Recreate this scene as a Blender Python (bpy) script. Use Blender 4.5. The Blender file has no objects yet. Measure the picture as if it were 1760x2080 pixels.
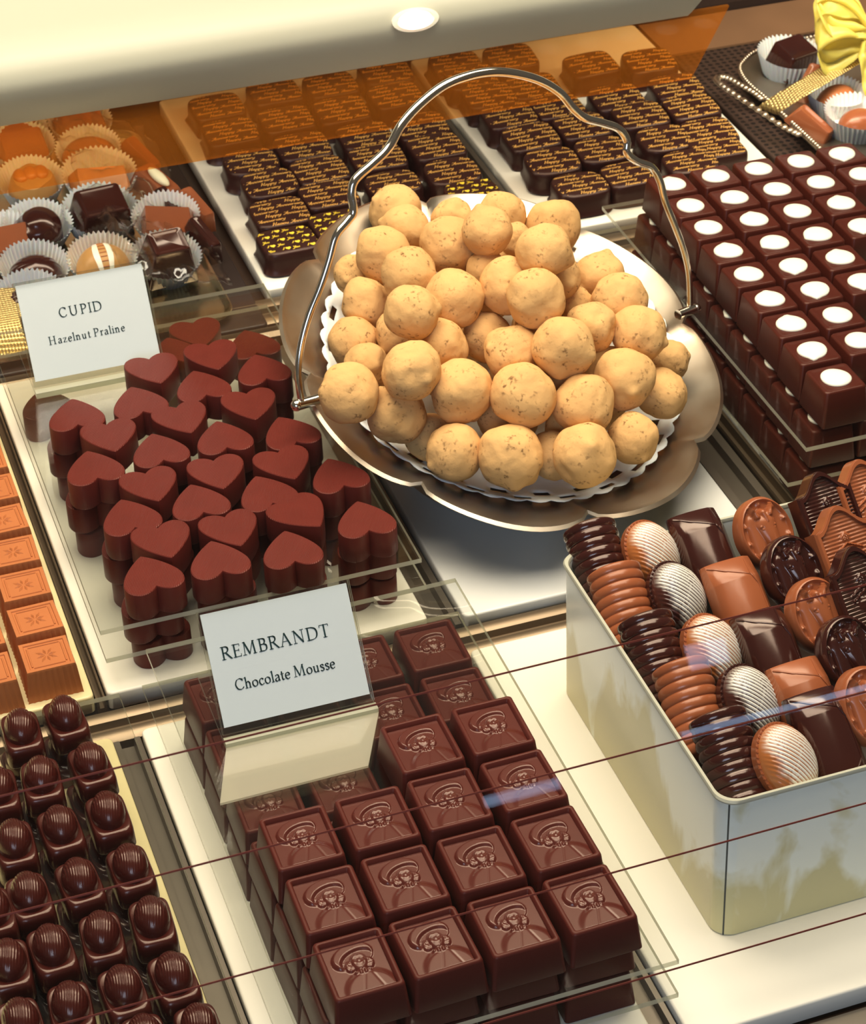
import bpy, bmesh, math, random
from mathutils import Vector, Matrix, noise
random.seed(7)
S = bpy.context.scene
COL = S.collection
K = .001                                  # all lengths below are millimetres
PI = math.pi
sin, cos = math.sin, math.cos

# ------------------------------------------------------------------ camera
YAW, PITCH, ROLL, FPX, CX, CY, CH = math.radians(21.8), math.radians(35.1), math.radians(-.25), 4941., 1200., 1040., 720.
cF = Vector((sin(YAW)*cos(PITCH), cos(YAW)*cos(PITCH), -sin(PITCH)))
r0 = Vector((cos(YAW), -sin(YAW), 0)); d0 = cF.cross(r0)
cR = cos(ROLL)*r0 + sin(ROLL)*d0
cD = -sin(ROLL)*r0 + cos(ROLL)*d0
CP = Vector((0, 0, CH))
def at(px, py, z=0.):                      # the point of the photograph at height z (mm)
    d = cF + cR*((px-CX)/FPX) + cD*((py-CY)/FPX)
    return CP + d*((z-CH)/d.z)
def proj(p):
    v = Vector(p) - CP
    return CX + FPX*v.dot(cR)/v.dot(cF), CY + FPX*v.dot(cD)/v.dot(cF)
cam = bpy.data.cameras.new('camera'); co = bpy.data.objects.new('camera', cam); COL.objects.link(co)
m = Matrix((cR, -cD, -cF)).transposed().to_4x4(); m.translation = CP*K
co.matrix_world = m
cam.sensor_fit = 'VERTICAL'; cam.sensor_height = 24; cam.lens = FPX*24/2080
cam.shift_x = (880-CX)/2080; cam.shift_y = 0; cam.clip_start = .02; cam.clip_end = 30
cam.dof.use_dof = True; cam.dof.focus_distance = 1.03; cam.dof.aperture_fstop = 32
S.camera = co

# --------------------------------------------------------------- materials
def nd(nt, t, **kw):
    n = nt.nodes.new(t)
    for k, v in kw.items(): setattr(n, k, v)
    return n
def principled(name, col, rough=.5, metal=0., spec=.5, coat=0., var=.12, vscale=60., bump=0., bscale=400., sss=0., trans=0., rvar=0.):
    mt = bpy.data.materials.new(name); mt.use_nodes = True; nt = mt.node_tree
    b = nt.nodes['Principled BSDF']
    b.inputs['Roughness'].default_value = rough; b.inputs['Metallic'].default_value = metal
    b.inputs['Specular IOR Level'].default_value = spec; b.inputs['Coat Weight'].default_value = coat
    b.inputs['Coat Roughness'].default_value = .12
    if sss:
        b.inputs['Subsurface Weight'].default_value = sss; b.inputs['Subsurface Scale'].default_value = .004
    tc = nd(nt, 'ShaderNodeTexCoord'); oi = nd(nt, 'ShaderNodeObjectInfo')
    add = nd(nt, 'ShaderNodeVectorMath', operation='MULTIPLY_ADD')
    nt.links.new(oi.outputs['Random'], add.inputs[0]); add.inputs[1].default_value = (3, 5, 7); nt.links.new(tc.outputs['Object'], add.inputs[2])
    nz = nd(nt, 'ShaderNodeTexNoise'); nz.inputs['Scale'].default_value = vscale; nz.inputs['Detail'].default_value = 4
    nt.links.new(add.outputs[0], nz.inputs['Vector'])
    mx = nd(nt, 'ShaderNodeMix', data_type='RGBA')
    c = list(col)
    mx.inputs[6].default_value = [max(0, x*(1-var)) for x in c]+[1]; mx.inputs[7].default_value = [min(1, x*(1+var)) for x in c]+[1]
    nt.links.new(nz.outputs['Fac'], mx.inputs[0]); nt.links.new(mx.outputs[2], b.inputs['Base Color'])
    if rvar:
        mr = nd(nt, 'ShaderNodeMapRange'); mr.inputs[3].default_value = rough-rvar; mr.inputs[4].default_value = rough+rvar
        nt.links.new(nz.outputs['Fac'], mr.inputs[0]); nt.links.new(mr.outputs[0], b.inputs['Roughness'])
    if bump:
        n2 = nd(nt, 'ShaderNodeTexNoise'); n2.inputs['Scale'].default_value = bscale; n2.inputs['Detail'].default_value = 3
        nt.links.new(add.outputs[0], n2.inputs['Vector'])
        bp = nd(nt, 'ShaderNodeBump'); bp.inputs['Strength'].default_value = bump; bp.inputs['Distance'].default_value = .0006
        nt.links.new(n2.outputs['Fac'], bp.inputs['Height']); nt.links.new(bp.outputs[0], b.inputs['Normal'])
    if 'chocolate' in name and 'white' not in name: b.inputs['Specular Tint'].default_value = (1, .78, .66, 1)
    return mt
def bsdf(mt): return mt.node_tree.nodes['Principled BSDF']
def ridged_top(mt, scale, dist, ang=0.):   # fine parallel ridges left by the mould, on faces that look up
    nt = mt.node_tree; b = bsdf(mt)
    tc = nd(nt, 'ShaderNodeTexCoord'); mp = nd(nt, 'ShaderNodeMapping'); mp.inputs['Rotation'].default_value[2] = ang
    nt.links.new(tc.outputs['Object'], mp.inputs[0])
    w = nd(nt, 'ShaderNodeTexWave', wave_type='BANDS', bands_direction='X'); w.inputs['Scale'].default_value = scale; w.inputs['Distortion'].default_value = .6
    nt.links.new(mp.outputs[0], w.inputs['Vector'])
    sp = nd(nt, 'ShaderNodeSeparateXYZ'); nt.links.new(tc.outputs['Normal'], sp.inputs[0])
    mu = nd(nt, 'ShaderNodeMath', operation='MULTIPLY'); nt.links.new(w.outputs['Fac'], mu.inputs[0]); nt.links.new(sp.outputs['Z'], mu.inputs[1])
    bp = nd(nt, 'ShaderNodeBump'); bp.inputs['Strength'].default_value = .55; bp.inputs['Distance'].default_value = dist
    nt.links.new(mu.outputs[0], bp.inputs['Height']); nt.links.new(bp.outputs[0], b.inputs['Normal'])

M = {}
M['heart'] = principled('dark_chocolate_satin', (.112, .0155, .0108), .42, spec=.28, var=.18, vscale=90); ridged_top(M['heart'], 420, .00025, .5)
M['dome'] = principled('dark_chocolate_gloss', (.044, .0066, .0046), .26, spec=.5, coat=.15, var=.12)
M['dots'] = principled('dark_chocolate_cube', (.058, .0095, .0052), .36, spec=.3, var=.12, bump=.1, bscale=300)
M['rem'] = principled('dark_chocolate_moulded', (.078, .0135, .0095), .4, spec=.24, var=.14, vscale=80)
M['relief'] = principled('dark_chocolate_relief', (.08, .015, .0105), .27, spec=.5, coat=.22, var=.14, vscale=80)
M['anniv'] = principled('dark_chocolate_enrobed', (.026, .006, .005), .36, spec=.5, var=.25, vscale=120, bump=.15, bscale=220)
M['milk'] = principled('milk_chocolate', (.29, .083, .031), .27, spec=.5, coat=.15, var=.1)
M['dark'] = principled('dark_chocolate_shiny', (.034, .0075, .0055), .17, spec=.55, coat=.35, var=.15)
M['caramel'] = principled('milk_chocolate_orange', (.44, .145, .048), .38, spec=.4, var=.1, bump=.12, bscale=500)
M['amberchoc'] = principled('caramel_brown_chocolate', (.55, .19, .035), .3, spec=.5, var=.15)
M['ivory'] = principled('white_chocolate', (.92, .86, .70), .32, spec=.5, var=.04, sss=.15)
M['gold_print'] = principled('gold_cocoa_butter_print', (.86, .47, .11), .45, metal=.15, var=.15, vscale=300)
M['yellow_print'] = principled('yellow_print', (.95, .66, .05), .45, var=.1, vscale=300)
M['board'] = principled('cream_serving_board', (.86, .815, .69), .32, spec=.4, var=.07, vscale=9, bump=.03, bscale=90)
M['marble'] = principled('pale_marble_board', (.70, .70, .66), .3, spec=.45, var=.13, vscale=16)
M['yellowboard'] = principled('yellowed_cream_board', (.78, .67, .36), .35, spec=.4, var=.06, vscale=9)
M['card'] = principled('white_card', (.86, .92, .97), .6, spec=.2, var=.01)
M['ink'] = principled('green_black_ink', (.012, .045, .05), .7, spec=.1, var=.1)
M['silver'] = principled('tarnished_silver_plate', (.60, .54, .42), .36, metal=1., var=.35, vscale=28, rvar=.12)
for n_ in M['silver'].node_tree.nodes:
    if n_.type == 'MIX': n_.inputs[6].default_value = (.50, .34, .20, 1); n_.inputs[7].default_value = (.66, .63, .54, 1)
M['chrome'] = principled('polished_silver', (.78, .72, .62), .13, metal=1., var=.12, vscale=60)
M['doily'] = principled('white_paper_doily', (.90, .89, .84), .8, spec=.2, var=.03, sss=.1)
M['paper'] = principled('white_glassine_paper', (.86, .87, .83), .6, spec=.25, var=.03, sss=.25)
M['rail'] = principled('brushed_bronze_rail', (.19, .14, .09), .36, metal=.8, var=.12, vscale=30)
M['steel'] = principled('grey_anodised_channel', (.16, .135, .105), .35, metal=.6, var=.15, vscale=30)
M['floor'] = principled('dark_brown_case_floor', (.035, .017, .010), .28, spec=.5, var=.3, vscale=20)
M['ledge'] = principled('tan_wood_ledge', (.20, .105, .052), .45, var=.2, vscale=25)
M['blackwood'] = principled('dark_wood_band', (.016, .007, .005), .5, var=.3, vscale=25)
M['canopy'] = principled('cream_painted_metal', (.44, .43, .33), .42, spec=.4, var=.03, vscale=5)
M['seam'] = principled('dark_seam', (.05, .06, .055), .6, var=.1)
M['redline'] = principled('red_brown_enamel_line', (.13, .022, .012), .5, var=.1)
M['goldmesh'] = principled('gold_mesh_ribbon', (.72, .52, .20), .32, metal=.85, var=.2, vscale=500)
M['goldtray'] = principled('gilt_tray_metal', (.80, .70, .45), .2, metal=1., var=.15, vscale=60)
M['almond'] = principled('ivory_almond', (.86, .78, .5), .45, var=.08)
M['creambrown'] = principled('caramel_cream_chocolate', (.52, .28, .09), .35, var=.15)

# cocoa-dusted truffle skin: pale powder, brown flecks and scuffs
mt = principled('cocoa_dusted_skin', (.69, .405, .16), .95, spec=.08, var=.13, vscale=1.3, bump=.6, bscale=5.); M['truffle'] = mt
nt = mt.node_tree; b = bsdf(mt); base = b.inputs['Base Color'].links[0].from_socket
vec = [n for n in nt.nodes if n.type == 'VECT_MATH'][0]
n3 = nd(nt, 'ShaderNodeTexNoise'); n3.inputs['Scale'].default_value = 7.; n3.inputs['Detail'].default_value = 8; nt.links.new(vec.outputs[0], n3.inputs['Vector'])
n4 = nd(nt, 'ShaderNodeTexNoise'); n4.inputs['Scale'].default_value = 1.7; nt.links.new(vec.outputs[0], n4.inputs['Vector'])
r3 = nd(nt, 'ShaderNodeMapRange'); r3.inputs[1].default_value = .55; r3.inputs[2].default_value = .68; nt.links.new(n3.outputs['Fac'], r3.inputs[0])
r4 = nd(nt, 'ShaderNodeMapRange'); r4.inputs[1].default_value = .47; r4.inputs[2].default_value = .62; r4.inputs[4].default_value = .8; nt.links.new(n4.outputs['Fac'], r4.inputs[0])
mu = nd(nt, 'ShaderNodeMath', operation='MULTIPLY'); nt.links.new(r3.outputs[0], mu.inputs[0]); nt.links.new(r4.outputs[0], mu.inputs[1])
mx = nd(nt, 'ShaderNodeMix', data_type='RGBA'); nt.links.new(mu.outputs[0], mx.inputs[0]); nt.links.new(base, mx.inputs[6]); mx.inputs[7].default_value = (.11, .045, .018, 1)
nt.links.new(mx.outputs[2], b.inputs['Base Color'])
M['truffle_core'] = principled('truffle_core', (.05, .018, .01), .7, var=.2)

# enamelled tin: pale celadon with straw-coloured patches, denser towards the bottom
mt = principled('celadon_enamel', (.87, .91, .81), .3, spec=.4, coat=.1, var=.03, vscale=20); M['tin'] = mt
nt = mt.node_tree; b = bsdf(mt); base = b.inputs['Base Color'].links[0].from_socket
tc = nd(nt, 'ShaderNodeTexCoord'); mp = nd(nt, 'ShaderNodeMapping'); mp.inputs['Scale'].default_value = (17, 17, 9); nt.links.new(tc.outputs['Object'], mp.inputs[0])
n3 = nd(nt, 'ShaderNodeTexNoise'); n3.inputs['Scale'].default_value = 1.5; n3.inputs['Detail'].default_value = 5; n3.inputs['Distortion'].default_value = .4; nt.links.new(mp.outputs[0], n3.inputs['Vector'])
sp = nd(nt, 'ShaderNodeSeparateXYZ'); nt.links.new(tc.outputs['Object'], sp.inputs[0])
ma = nd(nt, 'ShaderNodeMath', operation='MULTIPLY_ADD'); ma.inputs[1].default_value = -3.2; ma.inputs[2].default_value = .17; nt.links.new(sp.outputs['Z'], ma.inputs[0])
ad = nd(nt, 'ShaderNodeMath', operation='ADD'); nt.links.new(n3.outputs['Fac'], ad.inputs[0]); nt.links.new(ma.outputs[0], ad.inputs[1])
r3 = nd(nt, 'ShaderNodeMapRange'); r3.inputs[1].default_value = .50; r3.inputs[2].default_value = .575; r3.inputs[4].default_value = .9; nt.links.new(ad.outputs[0], r3.inputs[0])
mx = nd(nt, 'ShaderNodeMix', data_type='RGBA'); nt.links.new(r3.outputs[0], mx.inputs[0]); nt.links.new(base, mx.inputs[6]); mx.inputs[7].default_value = (.60, .54, .25, 1)
nt.links.new(mx.outputs[2], b.inputs['Base Color'])

# two-tone shells: chocolate with an ivory coating that leaves one flank and the grooves bare
def shellmat(name, col):
    mt = principled(name, col, .22, spec=.5, coat=.2, var=.1); nt = mt.node_tree; b = bsdf(mt); base = b.inputs['Base Color'].links[0].from_socket
    tc = nd(nt, 'ShaderNodeTexCoord'); sp = nd(nt, 'ShaderNodeSeparateXYZ'); nt.links.new(tc.outputs['Object'], sp.inputs[0])
    nz = nd(nt, 'ShaderNodeTexNoise'); nz.inputs['Scale'].default_value = 130; nt.links.new(tc.outputs['Object'], nz.inputs['Vector'])
    a = nd(nt, 'ShaderNodeMath', operation='MULTIPLY_ADD'); a.inputs[1].default_value = .012; nt.links.new(nz.outputs['Fac'], a.inputs[0]); nt.links.new(sp.outputs['X'], a.inputs[2])
    r = nd(nt, 'ShaderNodeMapRange'); r.inputs[1].default_value = -.0035; r.inputs[2].default_value = .0; nt.links.new(a.outputs[0], r.inputs[0])
    at_ = nd(nt, 'ShaderNodeAttribute', attribute_name='ridge')
    m1 = nd(nt, 'ShaderNodeMath', operation='MULTIPLY'); nt.links.new(r.outputs[0], m1.inputs[0]); nt.links.new(at_.outputs['Fac'], m1.inputs[1])
    mx = nd(nt, 'ShaderNodeMix', data_type='RGBA'); nt.links.new(m1.outputs[0], mx.inputs[0]); nt.links.new(base, mx.inputs[6]); mx.inputs[7].default_value = (.88, .84, .72, 1)
    nt.links.new(mx.outputs[2], b.inputs['Base Color']); return mt
M['shell_milk'] = shellmat('milk_shell_with_ivory', (.40, .13, .035)); M['shell_dark'] = shellmat('dark_shell_with_ivory', (.06, .016, .011))

# perforated dark mat
mt = principled('perforated_mat', (.05, .028, .02), .45, var=.2); M['mat'] = mt
nt = mt.node_tree; b = bsdf(mt); base = b.inputs['Base Color'].links[0].from_socket
tc = nd(nt, 'ShaderNodeTexCoord'); vo = nd(nt, 'ShaderNodeTexVoronoi'); vo.inputs['Scale'].default_value = 190; vo.inputs['Randomness'].default_value = .1; nt.links.new(tc.outputs['Object'], vo.inputs['Vector'])
r3 = nd(nt, 'ShaderNodeMapRange'); r3.inputs[1].default_value = .3; r3.inputs[2].default_value = .36; nt.links.new(vo.outputs['Distance'], r3.inputs[0])
mx = nd(nt, 'ShaderNodeMix', data_type='RGBA'); nt.links.new(r3.outputs[0], mx.inputs[0]); mx.inputs[6].default_value = (.006, .004, .004, 1); nt.links.new(base, mx.inputs[7]); nt.links.new(mx.outputs[2], b.inputs['Base Color'])

def clear(name, tint, ior=1.49, rough=.0, gain=1., veil=None, vf=.0, translucent=0.):
    mt = bpy.data.materials.new(name); mt.use_nodes = True; nt = mt.node_tree; nt.nodes.remove(bsdf(mt))
    out = nt.nodes['Material Output']
    tr = nd(nt, 'ShaderNodeBsdfTransparent'); tr.inputs[0].default_value = (*tint, 1)
    gl = nd(nt, 'ShaderNodeBsdfGlossy'); gl.inputs['Roughness'].default_value = rough
    fr = nd(nt, 'ShaderNodeFresnel'); ge = nd(nt, 'ShaderNodeNewGeometry')   # same reflectance on entering and leaving
    im = nd(nt, 'ShaderNodeMapRange'); im.inputs[3].default_value = ior; im.inputs[4].default_value = 1/ior; nt.links.new(ge.outputs['Backfacing'], im.inputs[0]); nt.links.new(im.outputs[0], fr.inputs['IOR'])
    mg = nd(nt, 'ShaderNodeMath', operation='MULTIPLY', use_clamp=True); mg.inputs[1].default_value = gain; nt.links.new(fr.outputs[0], mg.inputs[0])
    mx = nd(nt, 'ShaderNodeMixShader'); nt.links.new(mg.outputs[0], mx.inputs[0]); nt.links.new(gl.outputs[0], mx.inputs[2])
    src = tr
    if veil:
        df = nd(nt, 'ShaderNodeBsdfDiffuse'); df.inputs[0].default_value = (*veil, 1); tl = nd(nt, 'ShaderNodeBsdfTranslucent'); tl.inputs[0].default_value = (*veil, 1)
        m0 = nd(nt, 'ShaderNodeMixShader'); m0.inputs[0].default_value = .5; nt.links.new(df.outputs[0], m0.inputs[1]); nt.links.new(tl.outputs[0], m0.inputs[2])
        m2 = nd(nt, 'ShaderNodeMixShader'); m2.inputs[0].default_value = vf; nt.links.new(tr.outputs[0], m2.inputs[1]); nt.links.new(m0.outputs[0], m2.inputs[2]); src = m2
    nt.links.new(src.outputs[0], mx.inputs[1]); nt.links.new(mx.outputs[0], out.inputs[0]); return mt
M['acrylic'] = clear('clear_acrylic', (.965, .97, .955), 1.56)
M['acrylic_edge'] = clear('acrylic_cut_edge', (.75, .76, .62), 1.4, veil=(.85, .84, .66), vf=.6)
M['reflection_haze'] = clear('card_reflection_haze', (.9, .88, .8), 1.5, veil=(.93, .89, .72), vf=.42)  # pale veil colours in the reflection of the sign card
M['glass'] = clear('front_glass_pane', (.985, .985, .98), 1.45, gain=.6)
M['amber'] = clear('orange_reflection', (1., .80, .52), 1.4, gain=.4, veil=(1., .36, .03), vf=.13)  # tint and veil colour in an orange reflection
M['film'] = clear('clear_cellophane', (.985, .985, .975), 1.5, rough=.08)
M['bow'] = clear('sheer_yellow_ribbon', (1., .9, .3), 1.4, rough=.3, veil=(1., .90, .22), vf=.75)

# ------------------------------------------------------------ mesh helpers
def mesh(name, verts, faces, mats, mi=None, sharp=35., attr=None):
    me = bpy.data.meshes.new(name); me.from_pydata([(x*K, y*K, z*K) for x, y, z in verts], [], faces)
    for mm_ in (mats if isinstance(mats, (list, tuple)) else [mats]): me.materials.append(M[mm_])
    bm = bmesh.new(); bm.from_mesh(me); bmesh.ops.recalc_face_normals(bm, faces=bm.faces); bm.to_mesh(me); bm.free()
    me.polygons.foreach_set('use_smooth', [True]*len(me.polygons))
    if sharp: me.set_sharp_from_angle(angle=math.radians(sharp))
    if mi: me.polygons.foreach_set('material_index', mi)
    if attr:
        a = me.attributes.new(attr[0], 'FLOAT', 'POINT'); a.data.foreach_set('value', attr[1])
    me.update(); return me
class G:                                   # collects geometry for ONE mesh
    def __init__(s): s.v, s.f, s.m = [], [], []
    def add(s, v, f, mi=0):
        o = len(s.v); s.v += [tuple(p) for p in v]; s.f += [tuple(i+o for i in q) for q in f]; s.m += [mi]*len(f); return s
    def box(s, x0, x1, y0, y1, z0, z1, mi=0):
        return s.add([(x0,y0,z0),(x1,y0,z0),(x1,y1,z0),(x0,y1,z0),(x0,y0,z1),(x1,y0,z1),(x1,y1,z1),(x0,y1,z1)],
                     [(0,3,2,1),(4,5,6,7),(0,1,5,4),(1,2,6,5),(2,3,7,6),(3,0,4,7)], mi)
    def loft(s, rings, caps=(True, True), mi=0, closed=True):
        n = len(rings[0]); v = [p for r in rings for p in r]; f = []
        for k in range(len(rings)-1):
            for i in range(n if closed else n-1):
                j = (i+1) % n; f.append((k*n+i, k*n+j, (k+1)*n+j, (k+1)*n+i))
        if caps[0]: f.append(tuple(range(n-1, -1, -1)))
        if caps[1]: f.append(tuple((len(rings)-1)*n+i for i in range(n)))
        return s.add(v, f, mi)
    def tube(s, pts, r, n=8, closed=False, mi=0, flat=1.):
        pts = [Vector(p) for p in pts]; N = len(pts); rings = []; prev = None
        for i, p in enumerate(pts):
            a = pts[(i-1) % N] if (closed or i) else p; b = pts[(i+1) % N] if (closed or i < N-1) else p
            t = (b-a).normalized()
            if prev is None:
                prev = t.orthogonal().normalized() if abs(t.z) > .9 else Vector((0, 0, 1)).cross(t).normalized()
            u = (prev - t*prev.dot(t)).normalized(); prev = u; w = t.cross(u)
            rr = r(i/(N-1 if N > 1 else 1)) if callable(r) else r
            rings.append([p + u*rr*cos(2*PI*k/n) + w*rr*flat*sin(2*PI*k/n) for k in range(n)])
        if closed: rings.append(rings[0]); return s.loft(rings, (False, False), mi)
        return s.loft(rings, (True, True), mi)
    def ball(s, c, r, nu=10, nv=7, mi=0):
        r = r if isinstance(r, (tuple, list)) else (r, r, r); rings = []
        for k in range(1, nv): 
            a = -PI/2 + PI*k/nv; rings.append([(c[0]+r[0]*cos(a)*cos(2*PI*i/nu), c[1]+r[1]*cos(a)*sin(2*PI*i/nu), c[2]+r[2]*sin(a)) for i in range(nu)])
        return s.loft(rings, (True, True), mi)
    def grid(s, fn, nu, nv, mi=0):
        v = [fn(i/nu, j/nv) for j in range(nv+1) for i in range(nu+1)]
        f = [(j*(nu+1)+i, j*(nu+1)+i+1, (j+1)*(nu+1)+i+1, (j+1)*(nu+1)+i) for j in range(nv) for i in range(nu)]
        return s.add(v, f, mi)
    def mesh(s, name, mats, sharp=35., attr=None): return mesh(name, s.v, s.f, mats, s.m, sharp, attr)
def rrect(a, b, r, z, n=6, cx=0, cy=0):    # rounded rectangle ring, half sizes a, b
    r = min(r, a, b); out = []
    for sx, sy, a0 in ((1, 1, 0), (-1, 1, PI/2), (-1, -1, PI), (1, -1, 1.5*PI)):
        for k in range(n+1):
            t = a0 + PI/2*k/n; out.append((cx+sx*(a-r)+r*cos(t), cy+sy*(b-r)+r*sin(t), z))
    return out
def sell(a, b, e, z, n=40, cx=0, cy=0):    # superellipse ring
    out = []
    for k in range(n):
        t = 2*PI*k/n; c, s_ = cos(t), sin(t)
        out.append((cx+a*math.copysign(abs(c)**(2/e), c), cy+b*math.copysign(abs(s_)**(2/e), s_), z))
    return out
def smooth(pts, n=6, closed=False):        # Catmull-Rom through the points
    P = [Vector(p if len(p) == 3 else (*p, 0)) for p in pts]; N = len(P); out = []
    for i in range(N if closed else N-1):
        a, b_, c, d = (P[(i-1) % N], P[i], P[(i+1) % N], P[(i+2) % N]) if closed else (P[max(i-1, 0)], P[i], P[i+1], P[min(i+2, N-1)])
        for k in range(n):
            t = k/n; out.append(.5*((2*b_)+(c-a)*t+(2*a-5*b_+4*c-d)*t*t+(3*b_-a-3*c+d)*t**3))
    if not closed: out.append(P[-1])
    return out

# ----------------------------------------------------------- scene helpers
def put(name, me, parent=None, loc=(0, 0, 0), rot=(0, 0, 0), scale=None):
    o = bpy.data.objects.new(name, me); COL.objects.link(o)
    if parent: o.parent = parent
    o.location = Vector(loc)*K; o.rotation_euler = rot
    if scale: o.scale = (scale,)*3 if not isinstance(scale, (tuple, list)) else scale
    return o
def tag(o, label, cat, group=None):
    o['label'] = label; o['category'] = cat
    if group: o['group'] = group
    return o
def struct(o): o['kind'] = 'structure'; return o
def part(name, me, parent, label=None, **kw):
    o = put(name, me, parent, **kw)
    if label: o['label'] = label
    return o
KIDS = {}
def make(proto, loc, rot=(0, 0, 0), label='', cat='chocolate', group=None, scale=None):
    """proto = (name, mesh, [(child name, child mesh, child label)]): a thing with its parts, sharing mesh data"""
    o = put(proto[0], proto[1], None, loc, rot, scale)
    for c in proto[2]: part(c[0], c[1], o, c[2] if len(c) > 2 else None)
    return tag(o, label, cat, group)
ORD = ['first', 'second', 'third', 'fourth', 'fifth', 'sixth', 'seventh', 'eighth', 'ninth', 'tenth', 'eleventh', 'twelfth']

# ------------------------------------------------------------ the setting
def slab(name, x0, x1, y0, y1, z1, th, mat_, label, cat, group=None, r=3., bev=1.2):
    a, b = (x1-x0)/2, (y1-y0)/2; g = G()
    rg = [rrect(a-bev*.5, b-bev*.5, r, -th), rrect(a, b, r, -th+bev*.5), rrect(a, b, r, -bev)]
    rg += [rrect(a-bev*(1-cos(t)), b-bev*(1-cos(t)), r, -bev+bev*sin(t)) for t in (.5, 1., PI/2)]
    g.loft(rg); o = put(name, g.mesh(name, mat_, 50), None, ((x0+x1)/2, (y0+y1)/2, z1)); return tag(o, label, cat, group)
TH = 10
g = G().box(-260, 1000, 480, 1700, -30, -TH-2); struct(put('floor', g.mesh('floor', 'floor')))
slab('serving_board', -60, 112, 602, 866, 0, TH, 'yellowboard', 'yellowed cream board under the ridged dome chocolates at front left', 'board', 'cream serving boards')
slab('serving_board', 125.5, 272, 602, 866, 0, TH, 'board', 'cream board under the stacked portrait squares', 'board', 'cream serving boards')
slab('serving_board', 284.5, 500, 602, 866, 0, TH, 'board', 'cream board carrying the celadon tin', 'board', 'cream serving boards')
slab('serving_board', -60, 111, 897, 1185, 0, TH, 'yellowboard', 'yellowed board edge beside the caramel brown fluted squares', 'board', 'cream serving boards')
slab('serving_board', 117, 274, 896, 1185, 0, TH, 'board', 'cream board under the stacked heart chocolates', 'board', 'cream serving boards')
slab('serving_board', 291, 452, 891.5, 1185, 0, TH, 'marble', 'pale grey marbled board under the silver basket', 'board', 'cream serving boards')
slab('serving_board', 485.5, 700, 897, 1185, 0, TH, 'board', 'cream board under the white-dotted chocolate cubes', 'board', 'cream serving boards')
slab('serving_board', 286.5, 447, 1233, 1508, 0, TH, 'board', 'left one of the two boards with gold lettered chocolates', 'board', 'cream serving boards')
slab('serving_board', 465.5, 635, 1238, 1508, 0, TH, 'board', 'right one of the two boards with gold lettered chocolates', 'board', 'cream serving boards')
slab('perforated_mat', 641, 900, 1236, 1452, -2, 8, 'mat', 'dark perforated mat under the beaded silver platter', 'mat')
slab('dark_mat', -60, 278, 1200, 1490, -3, 7, 'blackwood', 'dark mat under the gilt platter of cupped chocolates', 'mat')
# rails between the rows
def rail(y0, y1, z1, label, grp='metal rails between the rows of boards'):
    prof = [(y0, -TH-2), (y0, z1-3), (y0+3, z1-1), (y0+(y1-y0)*.35, z1-1.5), (y0+(y1-y0)*.4, z1-4), (y0+(y1-y0)*.55, z1-4), (y0+(y1-y0)*.6, z1-.6), (y0+(y1-y0)*.72, z1+.6), (y1-2, z1), (y1, z1-3), (y1, -TH-2)]
    g = G().loft([[(x, y, z) for y, z in prof] for x in (-250, 950)]); return tag(put('divider_rail', g.mesh('divider_rail', 'rail', 40)), label, 'rail', grp)
rail(868.5, 890, -3.5, 'bronze rail between the front row and the middle row of boards')
rail(1188, 1196, -2, 'thin bronze rail behind the heart board and the silver basket')
rail(1205, 1231, -3.5, 'bronze rail in front of the gold lettered chocolates')
def channel(x0, x1, y0, y1, z, label, m_='steel'):
    g = G(); w = x1-x0
    prof = [(x0, -TH-2), (x0, z), (x0+w*.22, z), (x0+w*.26, z-5), (x0+w*.74, z-5), (x0+w*.78, z), (x1, z), (x1, -TH-2)]
    g.loft([[(x, y, zz) for x, zz in prof] for y in (y0, y1)]); return tag(put('divider_channel', g.mesh('divider_channel', m_, 40)), label, 'rail', 'channels between neighbouring boards')
channel(112.6, 124.8, 603, 866, -4, 'channel between dome chocolate board and portrait square board')
channel(111.8, 116.2, 898, 1184, -4, 'narrow channel left of the heart board', 'rail')
channel(275, 290, 893, 1185, -5, 'channel between heart board and basket board')
channel(455, 476, 893, 1185, -5, 'dark channel between the basket board and the white-dotted cubes')
channel(477, 484.5, 893, 1185, -1.5, 'slim bright strip left of the white-dotted cube board', 'rail')
channel(448.5, 464, 1236, 1508, -5, 'channel between the two gold lettered boards')
channel(273, 283.5, 603, 866, -4, 'channel left of the celadon tin board')
# front rim of the case
g = G().box(-250, 950, 572, 599, -26, -9)
tag(put('front_rail', g.mesh('front_rail', 'steel')), 'bronze rail along the very front of the case', 'rail')
# back of the case
g = G().box(-250, 1000, 1512, 1528, -TH-2, 3); tag(put('back_ledge', g.mesh('back_ledge', 'blackwood')), 'dark wooden strip along the back of the case', 'ledge')
g = G().box(-250, 1000, 1529, 1700, -TH-2, 14); tag(put('wooden_shelf', g.mesh('wooden_shelf', 'ledge')), 'tan wooden shelf behind the dark strip', 'shelf')
g = G().box(640, 1000, 1456, 1511, -TH-2, -3); tag(put('wooden_strip', g.mesh('wooden_strip', 'ledge')), 'brown wooden strip behind the beaded platter', 'ledge')
g = G().box(-260, 1000, 1700, 1715, -30, 320); struct(put('wall_back', g.mesh('wall_back', 'ledge')))

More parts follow.
